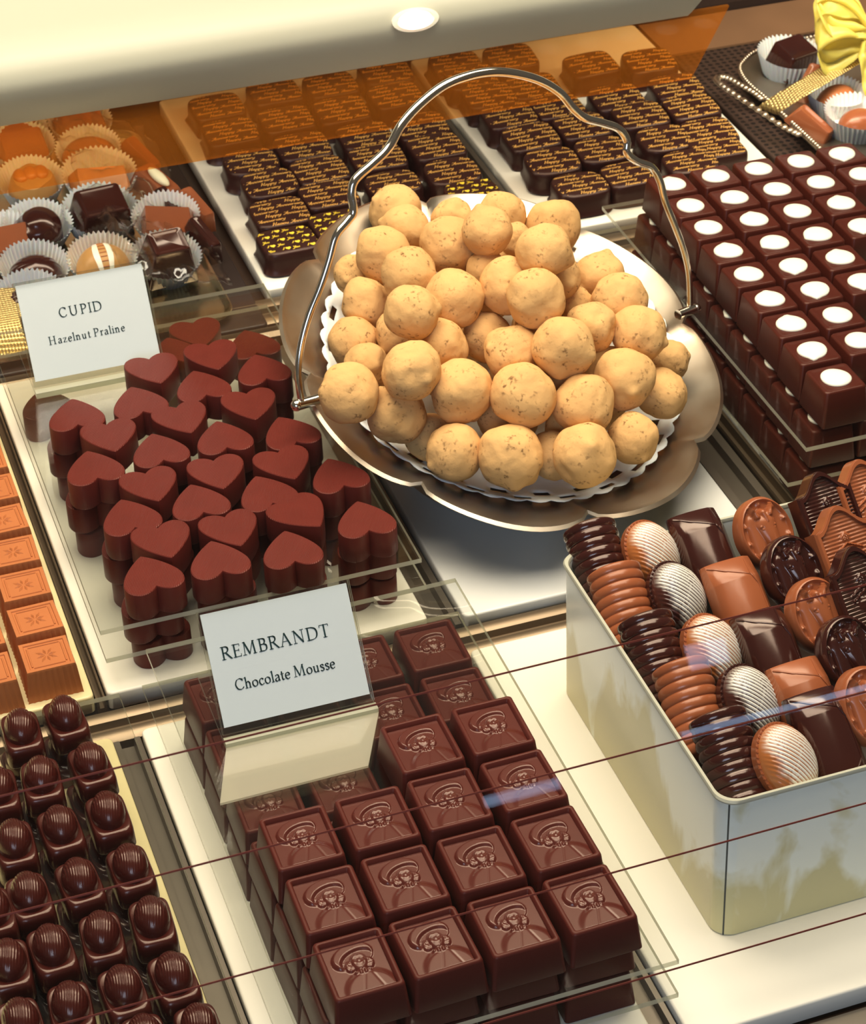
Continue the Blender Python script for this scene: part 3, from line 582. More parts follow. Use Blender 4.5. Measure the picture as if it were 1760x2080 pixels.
# serif capitals and lower case for the two cards (cap height 1)
def stem(x, h, top=True, bot=True, w=.15):
    o = [('l', [(x, 0), (x, h)])]
    if bot: o.append(('s', [(x-w, .015), (x+w, .015)]))
    if top: o.append(('s', [(x-w, h-.015), (x+w, h-.015)]))
    return o
def flag(x, h): return [('l', [(x, 0), (x, h)]), ('s', [(x-.13, .015), (x+.13, .015)]), ('s', [(x-.14, h-.07), (x, h-.01)])]
arch = lambda x0, x1: [('c', [(x0, .40), (x0+.12, .55), (x1-.12, .57), (x1, .42), (x1, .22)]), ('l', [(x1, .25), (x1, 0)]), ('s', [(x1-.12, .015), (x1+.12, .015)])]
SER = {
 'C': ([('c', [(.76,.80),(.62,.95),(.45,.98),(.22,.86),(.09,.5),(.22,.13),(.45,.02),(.64,.06),(.78,.2)]), ('s', [(.765,.76),(.765,.98)])], .84),
 'U': ([('c', [(.17,1),(.17,.7),(.17,.35),(.26,.1),(.46,.01),(.66,.1),(.75,.35),(.75,.7),(.75,1)]), ('s', [(.02,.985),(.32,.985)]), ('s', [(.62,.985),(.88,.985)])], .92),
 'P': (stem(.17,1)+[('c', [(.17,.97),(.42,.97),(.58,.86),(.59,.66),(.44,.5),(.2,.48)])], .66),
 'I': (stem(.17,1), .36), 'D': (stem(.17,1)+[('c', [(.17,.97),(.48,.96),(.76,.82),(.86,.5),(.76,.17),(.48,.03),(.17,.03)])], .96),
 'H': (stem(.17,1)+stem(.75,1)+[('s', [(.17,.51),(.75,.51)])], .92),
 'R': (stem(.17,1)+[('c', [(.17,.97),(.42,.97),(.56,.86),(.56,.68),(.42,.53),(.2,.51)]), ('l', [(.36,.52),(.74,.02)]), ('s', [(.7,.02),(.84,.0)])], .8),
 'E': (stem(.17,1)+[('s', [(.17,.975),(.58,.975)]), ('s', [(.58,.98),(.58,.82)]), ('s', [(.17,.51),(.5,.51)]), ('s', [(.5,.43),(.5,.6)]), ('s', [(.17,.025),(.62,.025)]), ('s', [(.62,.0),(.64,.2)])], .68),
 'M': ([('t', [(.14,0),(.2,1)]), ('l', [(.2,1),(.53,.05)]), ('t', [(.53,.05),(.88,1)]), ('l', [(.88,1),(.94,0)]), ('s', [(0,.015),(.28,.015)]), ('s', [(.8,.015),(1.08,.015)]), ('s', [(.08,.985),(.22,.985)]), ('s', [(.86,.985),(1.0,.985)])], 1.1),
 'B': (stem(.17,1)+[('c', [(.17,.97),(.4,.97),(.54,.87),(.53,.66),(.38,.54),(.2,.53)]), ('c', [(.2,.53),(.46,.53),(.62,.42),(.62,.16),(.46,.03),(.17,.03)])], .72),
 'A': ([('t', [(.1,0),(.42,1)]), ('l', [(.42,1),(.78,0)]), ('s', [(.22,.36),(.64,.36)]), ('s', [(-.02,.015),(.24,.015)]), ('s', [(.64,.015),(.92,.015)])], .9),
 'N': ([('t', [(.17,0),(.17,1)]), ('l', [(.17,1),(.79,.02)]), ('t', [(.79,.02),(.79,1)]), ('s', [(.03,.015),(.31,.015)]), ('s', [(.04,.985),(.2,.985)]), ('s', [(.65,.985),(.93,.985)])], .96),
 'T': (stem(.38,1,False)+[('s', [(.04,.975),(.72,.975)]), ('s', [(.04,.98),(.03,.82)]), ('s', [(.72,.98),(.73,.82)])], .76),
 'h': (flag(.14,1)+arch(.14,.46), .62), 'n': (flag(.14,.58)+arch(.14,.46), .62), 'l': (flag(.14,1), .29),
 'a': ([('c', [(.09,.48),(.2,.57),(.34,.54),(.39,.4),(.39,.12),(.43,.03),(.5,.05)]), ('c', [(.38,.33),(.22,.3),(.09,.2),(.09,.07),(.2,.0),(.33,.07),(.38,.16)])], .51),
 'z': ([('s', [(.07,.555),(.43,.555)]), ('t', [(.43,.56),(.06,.02)]), ('l', [(.43,.56),(.06,.02)]), ('s', [(.06,.025),(.45,.025)]), ('s', [(.45,.02),(.46,.14)]), ('s', [(.07,.56),(.06,.46)])], .51),
 'e': ([('c', [(.09,.31),(.25,.33),(.43,.35),(.4,.51),(.27,.58),(.13,.5),(.07,.29),(.13,.08),(.28,.0),(.44,.1)])], .5),
 'u': ([('c', [(.13,.56),(.13,.25),(.17,.06),(.3,.02),(.42,.12),(.45,.25)]), ('l', [(.45,.58),(.45,.0)]), ('s', [(.02,.56),(.14,.56)]), ('s', [(.34,.56),(.46,.56)]), ('s', [(.45,.015),(.56,.03)])], .6),
 't': ([('c', [(.17,.76),(.17,.4),(.17,.14),(.23,.02),(.37,.07)]), ('s', [(.03,.555),(.35,.555)])], .38),
 'r': (flag(.14,.58)+[('c', [(.14,.38),(.22,.53),(.32,.57),(.39,.53)])], .42),
 'i': (flag(.14,.58)+[('d', [(.14,.80)])], .29),
 'o': ([('c', [(.29,.57),(.12,.48),(.07,.28),(.13,.08),(.29,.0),(.45,.09),(.51,.29),(.45,.49),(.29,.57)])], .59),
 'c': ([('c', [(.43,.47),(.33,.57),(.2,.55),(.08,.38),(.09,.17),(.22,.01),(.36,.02),(.46,.11)])], .5),
 's': ([('c', [(.36,.47),(.27,.57),(.14,.55),(.1,.44),(.2,.33),(.33,.24),(.36,.11),(.24,.0),(.07,.07)])], .44),
}
def nib(k):
    def w(d):
        if k == 's': return .052
        if k == 't': return .062
        a = math.atan2(d.y, d.x); return .046 + .082*abs(sin(a-.35))
    return w
def serif(g, text, h, cx, cy, y3=.12, track=1.06):
    x = 0; runs = []
    for ch in text:
        if ch == ' ': x += .3; continue
        st, adv = SER[ch]
        for k, pts in st:
            if k == 'd': runs.append(('d', [(pts[0][0]+x, pts[0][1])])); continue
            runs.append((k, [(q.x+x, q.y) for q in (smooth(pts, 6) if k == 'c' else [Vector((*p, 0)) for p in pts])]))
        x += adv*track
    for k, pts in runs:
        tf = lambda p: (cx+(p[0]-x/2)*h, cy+p[1]*h)
        if k == 'd':
            c = tf(pts[0]); g.add([(c[0]+.06*h*cos(a), c[1]+.06*h*sin(a), y3) for a in [2*PI*i/12 for i in range(12)]], [tuple(range(12))]); continue
        wf = nib(k); ribbon(g, pts, lambda d: wf(d)*h, tf, None, lambda a, b: y3)
def sign(bl, width, height, lean, rz, baseback, lines, label, mirror_plate=False):
    root = bpy.data.objects.new('price_sign', None); COL.objects.link(root); root.location = Vector(bl)*K; root.rotation_euler = (0, 0, rz); root.empty_display_size = .01
    tag(root, label, 'sign', 'upright name signs')
    rx = PI/2 - lean                        # card local: x right, y up, z towards the viewer
    g = G(); g.box(0, width, 0, height, -1.1, -.1); part('card', g.mesh('card', 'card', 20), root, 'white card', loc=(0, 0, 6), rot=(rx, 0, 0))
    g = G()
    for ln in lines: serif(g, *ln)
    part('lettering', g.mesh('lettering', 'ink', 0), root, 'dark green serif lettering', loc=(0, 0, 6), rot=(rx, 0, 0))
    g = G()
    for z0_, z1_ in ((-3.2, -1.3), (.5, 1.7)):
        o_ = len(g.f); g.box(-1.2, width+1.2, -3, height+1.4, z0_, z1_); g.m[o_:] = [0, 0, 1, 1, 1, 1]
    part('acrylic_sleeve', g.mesh('acrylic_sleeve', ['acrylic', 'acrylic_edge'], 20), root, loc=(0, 0, 6), rot=(rx, 0, 0))
    g = G(); g.box(-1.5, width+1.5, -3, baseback, .1, 2.0); g.m = [0, 0, 1, 1, 1, 1]
    o_ = len(g.f); g.box(-1.5, width+1.5, -7.5, -3, .1, 3.2); g.m[o_:] = [1]*6
    part('acrylic_foot', g.mesh('acrylic_foot', ['acrylic', 'acrylic_edge'], 20), root)
    if mirror_plate:  # plate added to stand for the card's reflection in the shelf
        g = G(); P4 = [(-1.5, -7.6), (width+1.5, -7.6), (width-13, -40), (-12.5, -41)]; g.loft([[(x, y, z) for x, y in P4] for z in (.1, 1.3)]); part('card_reflection', g.mesh('card_reflection', 'reflection_haze', 20), root, 'pale reflection of the card in front of the foot')
    return root
sign((151.5, 800.5, 38.05), 65, 49.5, math.radians(36), -.011, 44, [('REMBRANDT', 5.6, 29.5, 28.5, .12, 1.13), ('Chocolate Mousse', 4.8, 30.5, 14.5)], 'white upright sign reading Chocolate Mousse on the portrait square shelf', True)
sign((131.5, 1115., 34.05), 67, 51, math.radians(31), .0, 40, [('CUPID', 5.1, 31.2, 30.6, .12, 1.27), ('Hazelnut Praline', 4.2, 31.5, 17.6, .12, 1.24)], 'white upright sign reading Hazelnut Praline at the back of the hearts')

# ------------------------------------------- silver basket with truffles
TRUF = [(263.2,976.3,84.2,14.4),(286.3,974.6,67.8,14.6),(306.7,949.1,56.6,13.9),(331.7,934.8,56.3,15.4),(365.2,921.6,57.2,15.1),(397.7,937.2,49.7,12.6),(317.7,967.3,78.5,15.2),(345.1,953.1,77.5,15.8),(375.0,946.5,69.2,14.7),(401.2,960.1,70.4,15.3),(425.7,967.1,52.2,12.5),(317.1,996.3,87.4,13.5),(293.7,969.7,94.4,14.0),(349.6,980.4,86.2,13.5),(371.0,964.5,93.5,14.7),(419.3,983.6,79.7,13.8),(331.1,1016.0,101.2,14.9),(303.6,998.0,109.4,13.0),(304.4,1024.4,83.5,11.8),(359.6,1014.4,104.4,13.7),(365.0,987.9,110.0,14.4),(346.0,1008.8,80.1,12.5),(395.0,986.7,87.8,12.4),(283.9,1034.6,75.4,12.9),(282.1,1011.2,76.1,11.0),(296.2,1054.5,85.5,13.0),(300.5,1086.7,84.3,10.9),(312.1,1073.9,101.7,14.1),(316.2,1040.8,105.3,14.4),(340.6,1139.7,88.4,14.1),(332.1,1099.0,98.7,13.0),(344.5,1059.4,107.3,14.7),(359.7,1042.8,120.9,12.1),(383.8,1088.9,102.2,12.4),(409.3,1078.8,96.1,14.5),(378.1,1009.3,123.3,13.6),(358.6,1095.9,102.0,10.7),(357.4,1039.6,99.0,10.6),(388.0,1019.3,101.9,12.5),(419.3,1036.9,84.6,12.9),(419.5,1010.5,84.8,14.0),(398.0,1019.5,82.9,9.3),(303.5,976.0,49.2,11.6),(335.8,966.6,56.5,9.7),(357.8,944.8,44.5,12.2),(443.5,1000.1,49.5,10.8),(381.3,1060.2,103.3,8.8),(369.3,974.4,68.6,10.4)]
TC = Vector((362.4, 1032.5, 55.9)); TA, TB, TT, TRO = 109.5, 130.3, .2, -.087
tu = Vector((cos(TRO), 0, sin(TRO))); tv = Vector((0, cos(TT), sin(TT))); tu = (tu - tv*tu.dot(tv)).normalized(); tw = tu.cross(tv)
def tray_pt(rho, a, h): return TC + tu*(TA*rho*cos(a)) + tv*(TB*rho*sin(a)) + tw*h
def scal(a):                               # bracket-shaped lobes round the rim
    u = (a*8/(2*PI)) % 1; return 1 + .075*math.sqrt(max(0, 1-(2*u-1)**2)) - .055
def tray_h(rho): return -24 + 24*min(1, max(0, (rho-.45)/.55))**1.5
NT = 160; rings = []
def tring(rho, dh, sc=1.):
    out = []
    for k in range(NT):
        a = 2*PI*k/NT; s_ = 1 + (scal(a)-1)*max(0, (rho-.7)/.3)
        out.append(tray_pt(rho*s_*sc, a, tray_h(min(rho, 1)) + dh + (1.8*sin(8*a)*max(0, rho-.8)*5*.5)))
    return out
g = G(); g.loft([tring(r, 0) for r in (.02, .2, .4, .55, .68, .78, .86, .93, .98)] + [tring(1.0, .3), tring(1.01, 1.3), tring(1.0, 2.0)][:2] + [tring(1.025, .2), tring(1.015, -1.4), tring(.98, -1.6)] + [tring(r, -1.5) for r in (.9, .78, .6, .4, .02)], (True, True))
bk = bpy.data.objects.new('silver_basket', None); COL.objects.link(bk); bk.location = TC*K; bk.empty_display_size = .02
tag(bk, 'tarnished silver swing-handled basket full of truffles', 'basket')
inv = -TC
def rel(pts): return [tuple(Vector(p)-TC) for p in pts]
g.v = rel(g.v); part('tray', g.mesh('tray', 'silver', 50), bk)
g = G(); ft = [tuple(Vector((TC.x+62*cos(a), TC.y-8+70*sin(a), z))-TC) for z in (0.1,) for a in [2*PI*k/48 for k in range(48)]]
top = [tuple(tray_pt(.52, 2*PI*k/48, -25.5)-TC) for k in range(48)]; top2 = [tuple(tray_pt(.48, 2*PI*k/48, -25.5)-TC) for k in range(48)]
ft2 = [(x*.96, y*.96, z) for x, y, z in ft]; g.loft([top, ft, ft2, top2, top], (False, False)); part('foot_ring', g.mesh('foot_ring', 'silver', 40), bk)
HD = [(245.8,1003.5,67.7),(246.2,1007.0,81.4),(249.9,1011.3,95.3),(256.1,1015.8,108.4),(264.3,1020.6,120.9),(270.2,1024.4,131.5),(275.5,1028.2,142.3),(282.7,1031.0,147.7),(286.5,1032.7,151.5),(286.6,1034.9,160.0),(289.6,1037.1,166.4),(300.7,1040.7,172.1),(309.5,1043.8,177.1),(317.5,1047.6,185.9),(328.0,1051.5,193.0),(342.5,1056.0,199.1),(356.6,1059.2,200.7),(370.5,1061.8,199.6),(384.2,1063.5,195.5),(397.8,1064.6,188.7),(408.5,1064.6,180.0),(414.9,1063.6,171.1),(421.6,1063.3,164.5),(431.5,1064.1,159.6),(440.9,1064.7,154.3),(445.1,1063.8,147.4),(444.5,1062.1,141.2),(450.3,1061.8,135.1),(459.0,1062.2,129.8),(463.5,1060.9,120.9),(465.6,1058.6,110.0),(470.5,1056.0,95.5),(474.9,1053.2,81.0),(476.9,1050.1,67.0),(475.9,1045.4,48.9)]
g = G().tube(rel(smooth(HD, 5)), lambda t: 1.75+.55*sin(PI*t), 12, flat=1.0); hd = part('handle', g.mesh('handle', 'chrome', 0), bk)
for a, b_ in (((243.2, 1003, 66.2), (256, 1006, 65.2)), ((467, 1041, 49.5), (479.5, 1045.5, 48.2))):
    g = G().tube(rel([a, b_]), 2.9, 16); g.ball(tuple(Vector(a if a[0] < 300 else b_)-TC), 3.1, 12, 9); part('pivot', g.mesh('pivot', 'chrome', 40), hd)
# paper doily between tray and truffles, lace rim with holes
ND = 192
def dring(rho, dh, wave=0.):
    out = []
    for k in range(ND):
        a = 2*PI*k/ND; rr = rho*(1+wave*abs(sin(a*24)))*(1+.10*rho*max(0, cos(a-.9)))
        out.append(tuple(tray_pt(rr, a, tray_h(rr)+dh+.6+.8*noise.noise(Vector((cos(a)*3, sin(a)*3, rho*4)))+(1.5*max(0, cos(a-.9))*rho)) - TC))
    return out
g = G(); dr_ = [dring(.06, 1.), dring(.4, 1.), dring(.62, 1.), dring(.70, 1.4), dring(.735, 1.8), dring(.77, 2.2), dring(.79, 2.4), dring(.815, 2.9), dring(.83, 3.2, .025)]
g.loft(dr_, (True, False))
cut = set()
for k in range(ND):
    if k % 8 in (2, 3, 4): cut.add(3*ND+k) if False else cut.add(4*ND+k)
    if k % 8 in (0, 6, 7): cut.add(6*ND+k)
g.f = [f for i, f in enumerate(g.f) if i not in cut]; g.m = [0]*len(g.f)
d_ = put('paper_doily', g.mesh('paper_doily', 'doily', 60), None, TC); tag(d_, 'white lace paper doily under the truffles in the silver basket', 'doily')
sol = d_.modifiers.new('thickness', 'SOLIDIFY'); sol.thickness = .0003
# truffles
TM = []
for v in range(7):
    bm = bmesh.new(); bmesh.ops.create_icosphere(bm, subdivisions=5, radius=1.); q = random.Random(300+v); sd = Vector((q.uniform(0, 50), q.uniform(0, 50), 0))
    dents = [(Vector((q.gauss(0, 1), q.gauss(0, 1), q.gauss(0, 1))).normalized(), q.uniform(.3, .6), q.uniform(.08, .2)) for _ in range(4)]
    nubs = [(Vector((q.gauss(0, 1), q.gauss(0, 1), q.gauss(0, 1))).normalized(), q.uniform(.12, .32), q.uniform(.08, .2)) for _ in range(2)]
    crk = Vector((q.gauss(0, 1), q.gauss(0, 1), q.gauss(0, 1))).normalized()
    for w in bm.verts:
        n = w.co.normalized(); r = .975 + .10*noise.noise(n*1.15+sd) + .03*noise.noise(n*3.2+sd) + .006*noise.noise(n*14+sd)
        for c, s_, a in dents: r -= a*math.exp(-((n-c).length/s_)**2)*.55
        for c, s_, a in nubs: r += a*math.exp(-((n-c).length/s_)**2)*.7
        if v in (1, 3, 5):
            e = n.dot(crk)-.35+.06*noise.noise(n*5+sd); r -= .028*math.exp(-(e/.028)**2)*max(0, noise.noise(n*1.7+sd+Vector((9, 0, 0)))+.35)
        w.co = n*r
    me = bpy.data.meshes.new('cocoa_truffle'); bm.to_mesh(me); bm.free(); me.materials.append(M['truffle']); me.polygons.foreach_set('use_smooth', [True]*len(me.polygons)); TM.append(me)
q = random.Random(77); fill = []
for k in range(6000):
    a, rho, h = q.uniform(0, 2*PI), math.sqrt(q.uniform(0, .55)), q.uniform(-8, 52)
    if h > 60*(1-rho*rho/.8) - 16 or h < tray_h(rho) + 16: continue
    c = tray_pt(rho, a, h); r_ = q.uniform(12.2, 13.6)
    if all((c-Vector(t[:3])).length > (t[3]+r_)*.93 for t in TRUF) and all((c-Vector(t[:3])).length > (t[3]+r_)*.95 for t in fill): fill.append((c.x, c.y, c.z, r_))
NV = len(TRUF)
order = sorted(range(len(TRUF)), key=lambda i: -proj(TRUF[i][:3])[1])
tiers = ['front', 'second', 'third', 'fourth', 'fifth', 'back']; labs = {}
for t in range(6):
    row = sorted(order[t*8:(t+1)*8], key=lambda i: proj(TRUF[i][:3])[0])
    for c, i in enumerate(row): labs[i] = f'cocoa dusted truffle, {tiers[t]} tier of the heap in the silver basket, {ORD[c]} from left'
for i, (x, y, z, r) in enumerate(TRUF):
    q = random.Random(i*7+1)
    o = make(('cocoa_truffle', TM[i % 7], []), (x, y, z), (q.uniform(0, 6), q.uniform(0, 6), q.uniform(0, 6)), labs[i], 'truffle', 'cocoa dusted truffles in the silver basket', scale=(r*K*1.10, r*K*q.uniform(1.06, 1.12), r*K*q.uniform(1.05, 1.11)))

fs = sorted(fill, key=lambda t: -proj(t[:3])[1])
for i, (x, y, z, r) in enumerate(fs):
    make(('cocoa_truffle', TM[i % 7], []), (x, y, z), (i*1.3, i*.7, i*2.1), f'truffle deep inside the heap glimpsed through gaps, {ORD[i] if i < 12 else str(i+1)+"th"} counted from the front', 'truffle', 'truffles deep inside the heap', scale=r*K)
# ------------------------------------------------------- celadon tin box
tx0, tx1, ty0, ty1, tz = 315.6, 500., 647.0, 825.5, 74.5
ca, cb = (tx1-tx0)/2, (ty1-ty0)/2
tin = bpy.data.objects.new('tin_box', None); COL.objects.link(tin); tin.location = Vector(((tx0+tx1)/2, (ty0+ty1)/2, .05))*K; tag(tin, 'pale celadon enamelled tin packed with assorted moulded chocolates', 'tin')
g = G(); R_ = 9
g.loft([rrect(ca-.6, cb-.6, R_, 0, 10), rrect(ca, cb, R_, .8, 10), rrect(ca, cb, R_, tz-1.6, 10), rrect(ca+.7, cb+.7, R_, tz-1.0, 10), rrect(ca+.7, cb+.7, R_, tz-.2, 10), rrect(ca+.1, cb+.1, R_, tz, 10), rrect(ca-.9, cb-.9, R_, tz-.2, 10), rrect(ca-1.1, cb-1.1, R_, tz-1.2, 10), rrect(ca-1.1, cb-1.1, R_, 2, 10)])
part('body', g.mesh('body', 'tin', 40), tin)
g = G().loft([rrect(ca+.9, cb+.9, R_, tz-1.4, 10), rrect(ca+1.0, cb+1.0, R_, tz-.6, 10), rrect(ca+.5, cb+.5, R_, tz+.35, 10), rrect(ca-.7, cb-.7, R_, tz+.3, 10), rrect(ca-1.2, cb-1.2, R_, tz-.8, 10), rrect(ca-1.15, cb-1.15, R_, tz-1.6, 10)], (False, False)); part('rolled_rim', g.mesh('rolled_rim', 'canopy', 40), tin, 'cream rolled rim')
sx_, sy_ = -ca+R_*(1-cos(PI*.30)), -cb+R_*(1-sin(PI*.30))
g = G().box(sx_-.35, sx_+.35, sy_-.15, sy_+.4, .5, tz-1.4); part('corner_seam', g.mesh('corner_seam', 'seam', 20), tin, 'dark vertical corner seam')
g = G().loft([rrect(ca-1.4, cb-1.4, R_, z_, 10) for z_ in (48, 50)]); part('liner', g.mesh('liner', 'floor', 20), tin)

TILT = math.radians(38)
# ribbed log
def log_proto(m_):
    g = G(); n = 40; rings = []
    L = 40
    for k in range(141):
        t = k/140; y = -L/2 + L*t; ph = (t*9) % 1
        r = 11.8 + 1.15*math.sqrt(max(0, 1-(2*ph-1)**2)) - .35
        if t > .97: r *= math.sqrt(max(.02, 1-((t-.97)/.03)**2))*.25+.75
        rings.append([(r*cos(a)*1.0, y + .9*sin(a), max(-6, r*sin(a)*.92)) for a in [2*PI*i/n for i in range(n)]])
    g.loft(rings); return ('ribbed_log', g.mesh('ribbed_log', m_, 60), [])
# shell: oval dome with slanting ridges and a beaded rim
def shell_proto(m_, rimm):
    g = G(); NR, NA = 44, 150; att = []; rings = []
    for k in range(NR+1):
        rr = 1-(k/NR)**1.2; ring = []
        for i in range(NA):
            a = 2*PI*i/NA; x, y = rr*cos(a), rr*sin(a); s_ = x*.80+y*.6 + .10*(y*.8-x*.6)**2
            w = .5+.5*cos(s_*58); z = 10.5*math.sqrt(max(0, 1-rr**2.2)) ; f = max(0, 1-rr**10)
            ring.append((x*12.6, y*16.2, z+4 - .75*(1-w)*f)); att.append((0 if w < .16 else min(1, (w-.16)*5)) * f)
        rings.append(ring)
    g.loft(rings, (False, True)); 
    base = [(13.2*cos(2*PI*i/NA), 16.8*sin(2*PI*i/NA), 0) for i in range(NA)]; o = len(g.v)
    g2 = G(); g2.loft([base, [(x*1.02, y*1.02, 3.2) for x, y, z in base], [(x*1.03, y*1.03, 4.2) for k, (x, y, z) in enumerate(base)], [(x*.95, y*.95, 4.6) for x, y, z in base], [(x*.93, y*.93, 3.8) for x, y, z in base]])
    for k in range(45):
        a = 2*PI*k/45; g2.ball((13.0*cos(a), 16.5*sin(a), 4.2), .8, 6, 4)
    return ('striped_shell', g.mesh('striped_shell', m_, 0, ('ridge', att)), [('beaded_rim', g2.mesh('beaded_rim', rimm, 50))])
# envelope: faceted block with a folded flap at the raised end
def env_proto(m_):
    prof = [(-12.6, 0), (-12.8, 5), (-11.6, 9), (-8.5, 12), (-3.5, 13.6), (2.5, 13.6), (7.2, 12.4), (8.4, 11.6), (11.9, 6.5), (12.8, 4.5), (12.6, 0)]
    g = G(); rings = []
    for y, f in ((-19, .9), (-18, 1.), (8.0, 1.), (8.8, .985), (18.2, .58), (19.2, .5)): rings.append([(x*(.86+.14*f), y, z*f) for x, z in prof])
    g.loft(rings)
    def top(x, y):
        f = 1 if y < 8.8 else .985-.0431*(y-8.8); xs = x/(.86+.14*f)
        for (xa, za), (xb, zb) in zip(prof[:-1], prof[1:]):
            if xa <= xs <= xb and xb > xa: return (za+(zb-za)*(xs-xa)/(xb-xa))*f + .12
        return 6*f
    fl = G()
    def line(pts, r): 
        P = [Vector((*p, 0)) for p in pts]; Q = [P[i]+(P[i+1]-P[i])*k/6 for i in range(len(P)-1) for k in range(6)]+[P[-1]]
        fl.tube([(q.x, q.y, top(q.x, q.y)) for q in Q], r, 6)
    line([(-10.6, 17.6), (-4.5, 13.6), (5.6, 9.0), (6.4, 13), (7.2, 17.6)], .42); line([(5.6, 9.0), (7.9, 4), (8.2, -6), (7.8, -14), (4, -17.9)], .36)
    return ('envelope_chocolate', g.mesh('envelope_chocolate', m_, 32), [('flap', fl.mesh('flap', m_, 30))])
# horseshoe medallion with a horse's head
def horse_h(x, y):
    r = math.sqrt((x/13)**2+(y/16.5)**2); h = 7.
    rim = math.exp(-((r-.93)/.06)**2)*2.0; 
    for k in range(9):
        a = -PI*.28 + k*(PI*1.56)/8; bx, by = 13*.80*cos(a), 16.5*.80*sin(a); h += 1.4*math.exp(-((x-bx)**2+(y-by)**2)/1.0)
    def cap(x0, y0, r0, x1, y1, r1, hh):
        dx, dy = x1-x0, y1-y0; t = max(0., min(1., ((x-x0)*dx+(y-y0)*dy)/(dx*dx+dy*dy))); rr_ = r0+(r1-r0)*t; d = math.hypot(x-x0-dx*t, y-y0-dy*t)/rr_
        return hh*math.sqrt(1-d*d) if d < 1 else 0.
    o = max(cap(-4.5, 6, 4.6, -5.2, -9, 3.4, 2.4), cap(-.3, 4.0, 6.0, 1.6, -8.6, 3.4, 4.6), cap(1.4, -8.5, 3.3, 1.9, -10.4, 3.2, 4.4),
            cap(-3.6, 7.6, 2.1, -5.6, 12.6, .7, 4.6), cap(3.0, 7.8, 2.0, 5.0, 12.2, .7, 4.4), cap(-.4, 9.0, 2.2, .4, 4.6, 1.2, 4.9),
            cap(-3.2, 2.6, 1.5, -2.8, 1.6, 1.2, 4.5), cap(3.6, 2.4, 1.3, 3.4, 1.5, 1.1, 4.2))
    for bx, by, r_, a_ in ((.3, -10.4, .8, -1.0), (3.3, -10.2, .7, -1.0), (1.8, -12.2, 1.2, -.6), (-3.1, 2.0, .6, -.7), (3.6, 1.9, .6, -.7)): o += a_*math.exp(-((x-bx)**2+(y-by)**2)/r_**2)
    return h + rim*(o < .5) + o
def horse_proto(m_):
    g = G(); NR, NA = 40, 96; rings = [[(13.6*cos(2*PI*i/NA), 17*sin(2*PI*i/NA), 0) for i in range(NA)], [(13.6*cos(2*PI*i/NA), 17*sin(2*PI*i/NA), 6.2) for i in range(NA)]]
    for k in range(NR):
        f = 1-k/NR; rings.append([(13*f*cos(2*PI*i/NA), 16.5*f*sin(2*PI*i/NA), horse_h(13*f*cos(2*PI*i/NA), 16.5*f*sin(2*PI*i/NA))) for i in range(NA)])
    g.loft(rings); return ('horseshoe_chocolate', g.mesh('horseshoe_chocolate', m_, 55), [])
# gabled plaque with ribbed field and a small crest
def gab(u): return 13.5 + 9.5*(.5+.5*cos(PI*min(1, abs(u)*1.15)))
def plaque_proto(m_):
    W = 14.5; NU, NV = 64, 200; g = G()
    def h(u, v):
        x = u*W; y = -20 + v*(20+gab(u)); d = min((1-abs(u))*W, v*(20+gab(u)), (1-v)*(20+gab(u)))
        if u in (-1, 1) or v in (0, 1): return 8.5
        b_ = 10. if d > .6 else 9.4
        if d > 2.6: b_ = 8.0 + .5*(.5+.5*cos(y*2*PI/1.7))
        c = max(0, 1-abs(x)/7.5)
        if d > 2.6:
            for cy in (3.5, 1.0): b_ = max(b_, 8 + 1.6*math.exp(-((y-(cy+5.5*c*.7-2))/.55)**2)*(abs(x) < 7)*(.75+.25*cos(x*5)))
            b_ = max(b_, 8 + 1.4*sm(el(x, y, 0, 8.2, 2.0, 2.2), .5)*(.7+.3*cos(x*5)*cos(y*5)), 8+1.5*sm(el(x, y, 0, -2.5, 4.6, 3.6), .6)*(.7+.3*noise.noise(Vector((x*.9, y*.9, 2)))))
        return b_
    g.grid(lambda a, b_: ((a*2-1)*W, -20 + b_*(20+gab(a*2-1)), h(a*2-1, b_)), NU, NV)
    out = [(-W+2*W*i/NU, -20) for i in range(NU+1)] + [(W, -20+(20+gab(1))*j/10) for j in range(1, 10)] + [(W-2*W*i/NU, gab(1-2*i/NU)) for i in range(NU+1)] + [(-W, gab(1)-(20+gab(1))*j/10) for j in range(1, 10)]
    g.loft([[(x*1.03, y*1.02, 0) for x, y in out], [(x, y, 8.5) for x, y in out]], (True, False))
    return ('gabled_plaque', g.mesh('gabled_plaque', m_, 40), [])
PR = {k: (log_proto(k), env_proto(k), horse_proto(k), plaque_proto(k)) for k in ('milk', 'dark')}
SH = {'milk': shell_proto('shell_milk', 'milk'), 'dark': shell_proto('shell_dark', 'dark')}
def tinput(proto, px, py, zc, hz, rz, tilt, label, grp, dx=0., dy=0.):
    p = at(1120+px/2.75, 960+py/2.75, zc) + Vector((dx, dy, 0)); Rm = Matrix.Rotation(rz, 3, 'Z') @ Matrix.Rotation(tilt, 3, 'X')
    p = p - Rm @ Vector((0, 0, hz)); make(proto, p, Rm.to_euler(), label, 'chocolate', grp)
W2 = ['milk', 'dark']
for j, (px, py) in enumerate(((285,495),(425,745),(605,1025),(805,1295),(1030,1625))):
    k = W2[j % 2 == 0]; tinput(PR[k][0], px, py, 77, 11, .0, TILT, f'{"milk" if k == "milk" else "dark"} chocolate ribbed log in the tin, {ORD[j]} from the back', 'ribbed logs in the tin', 3.4 if j == 4 else 2.2, 4. if j == 4 else 0.)
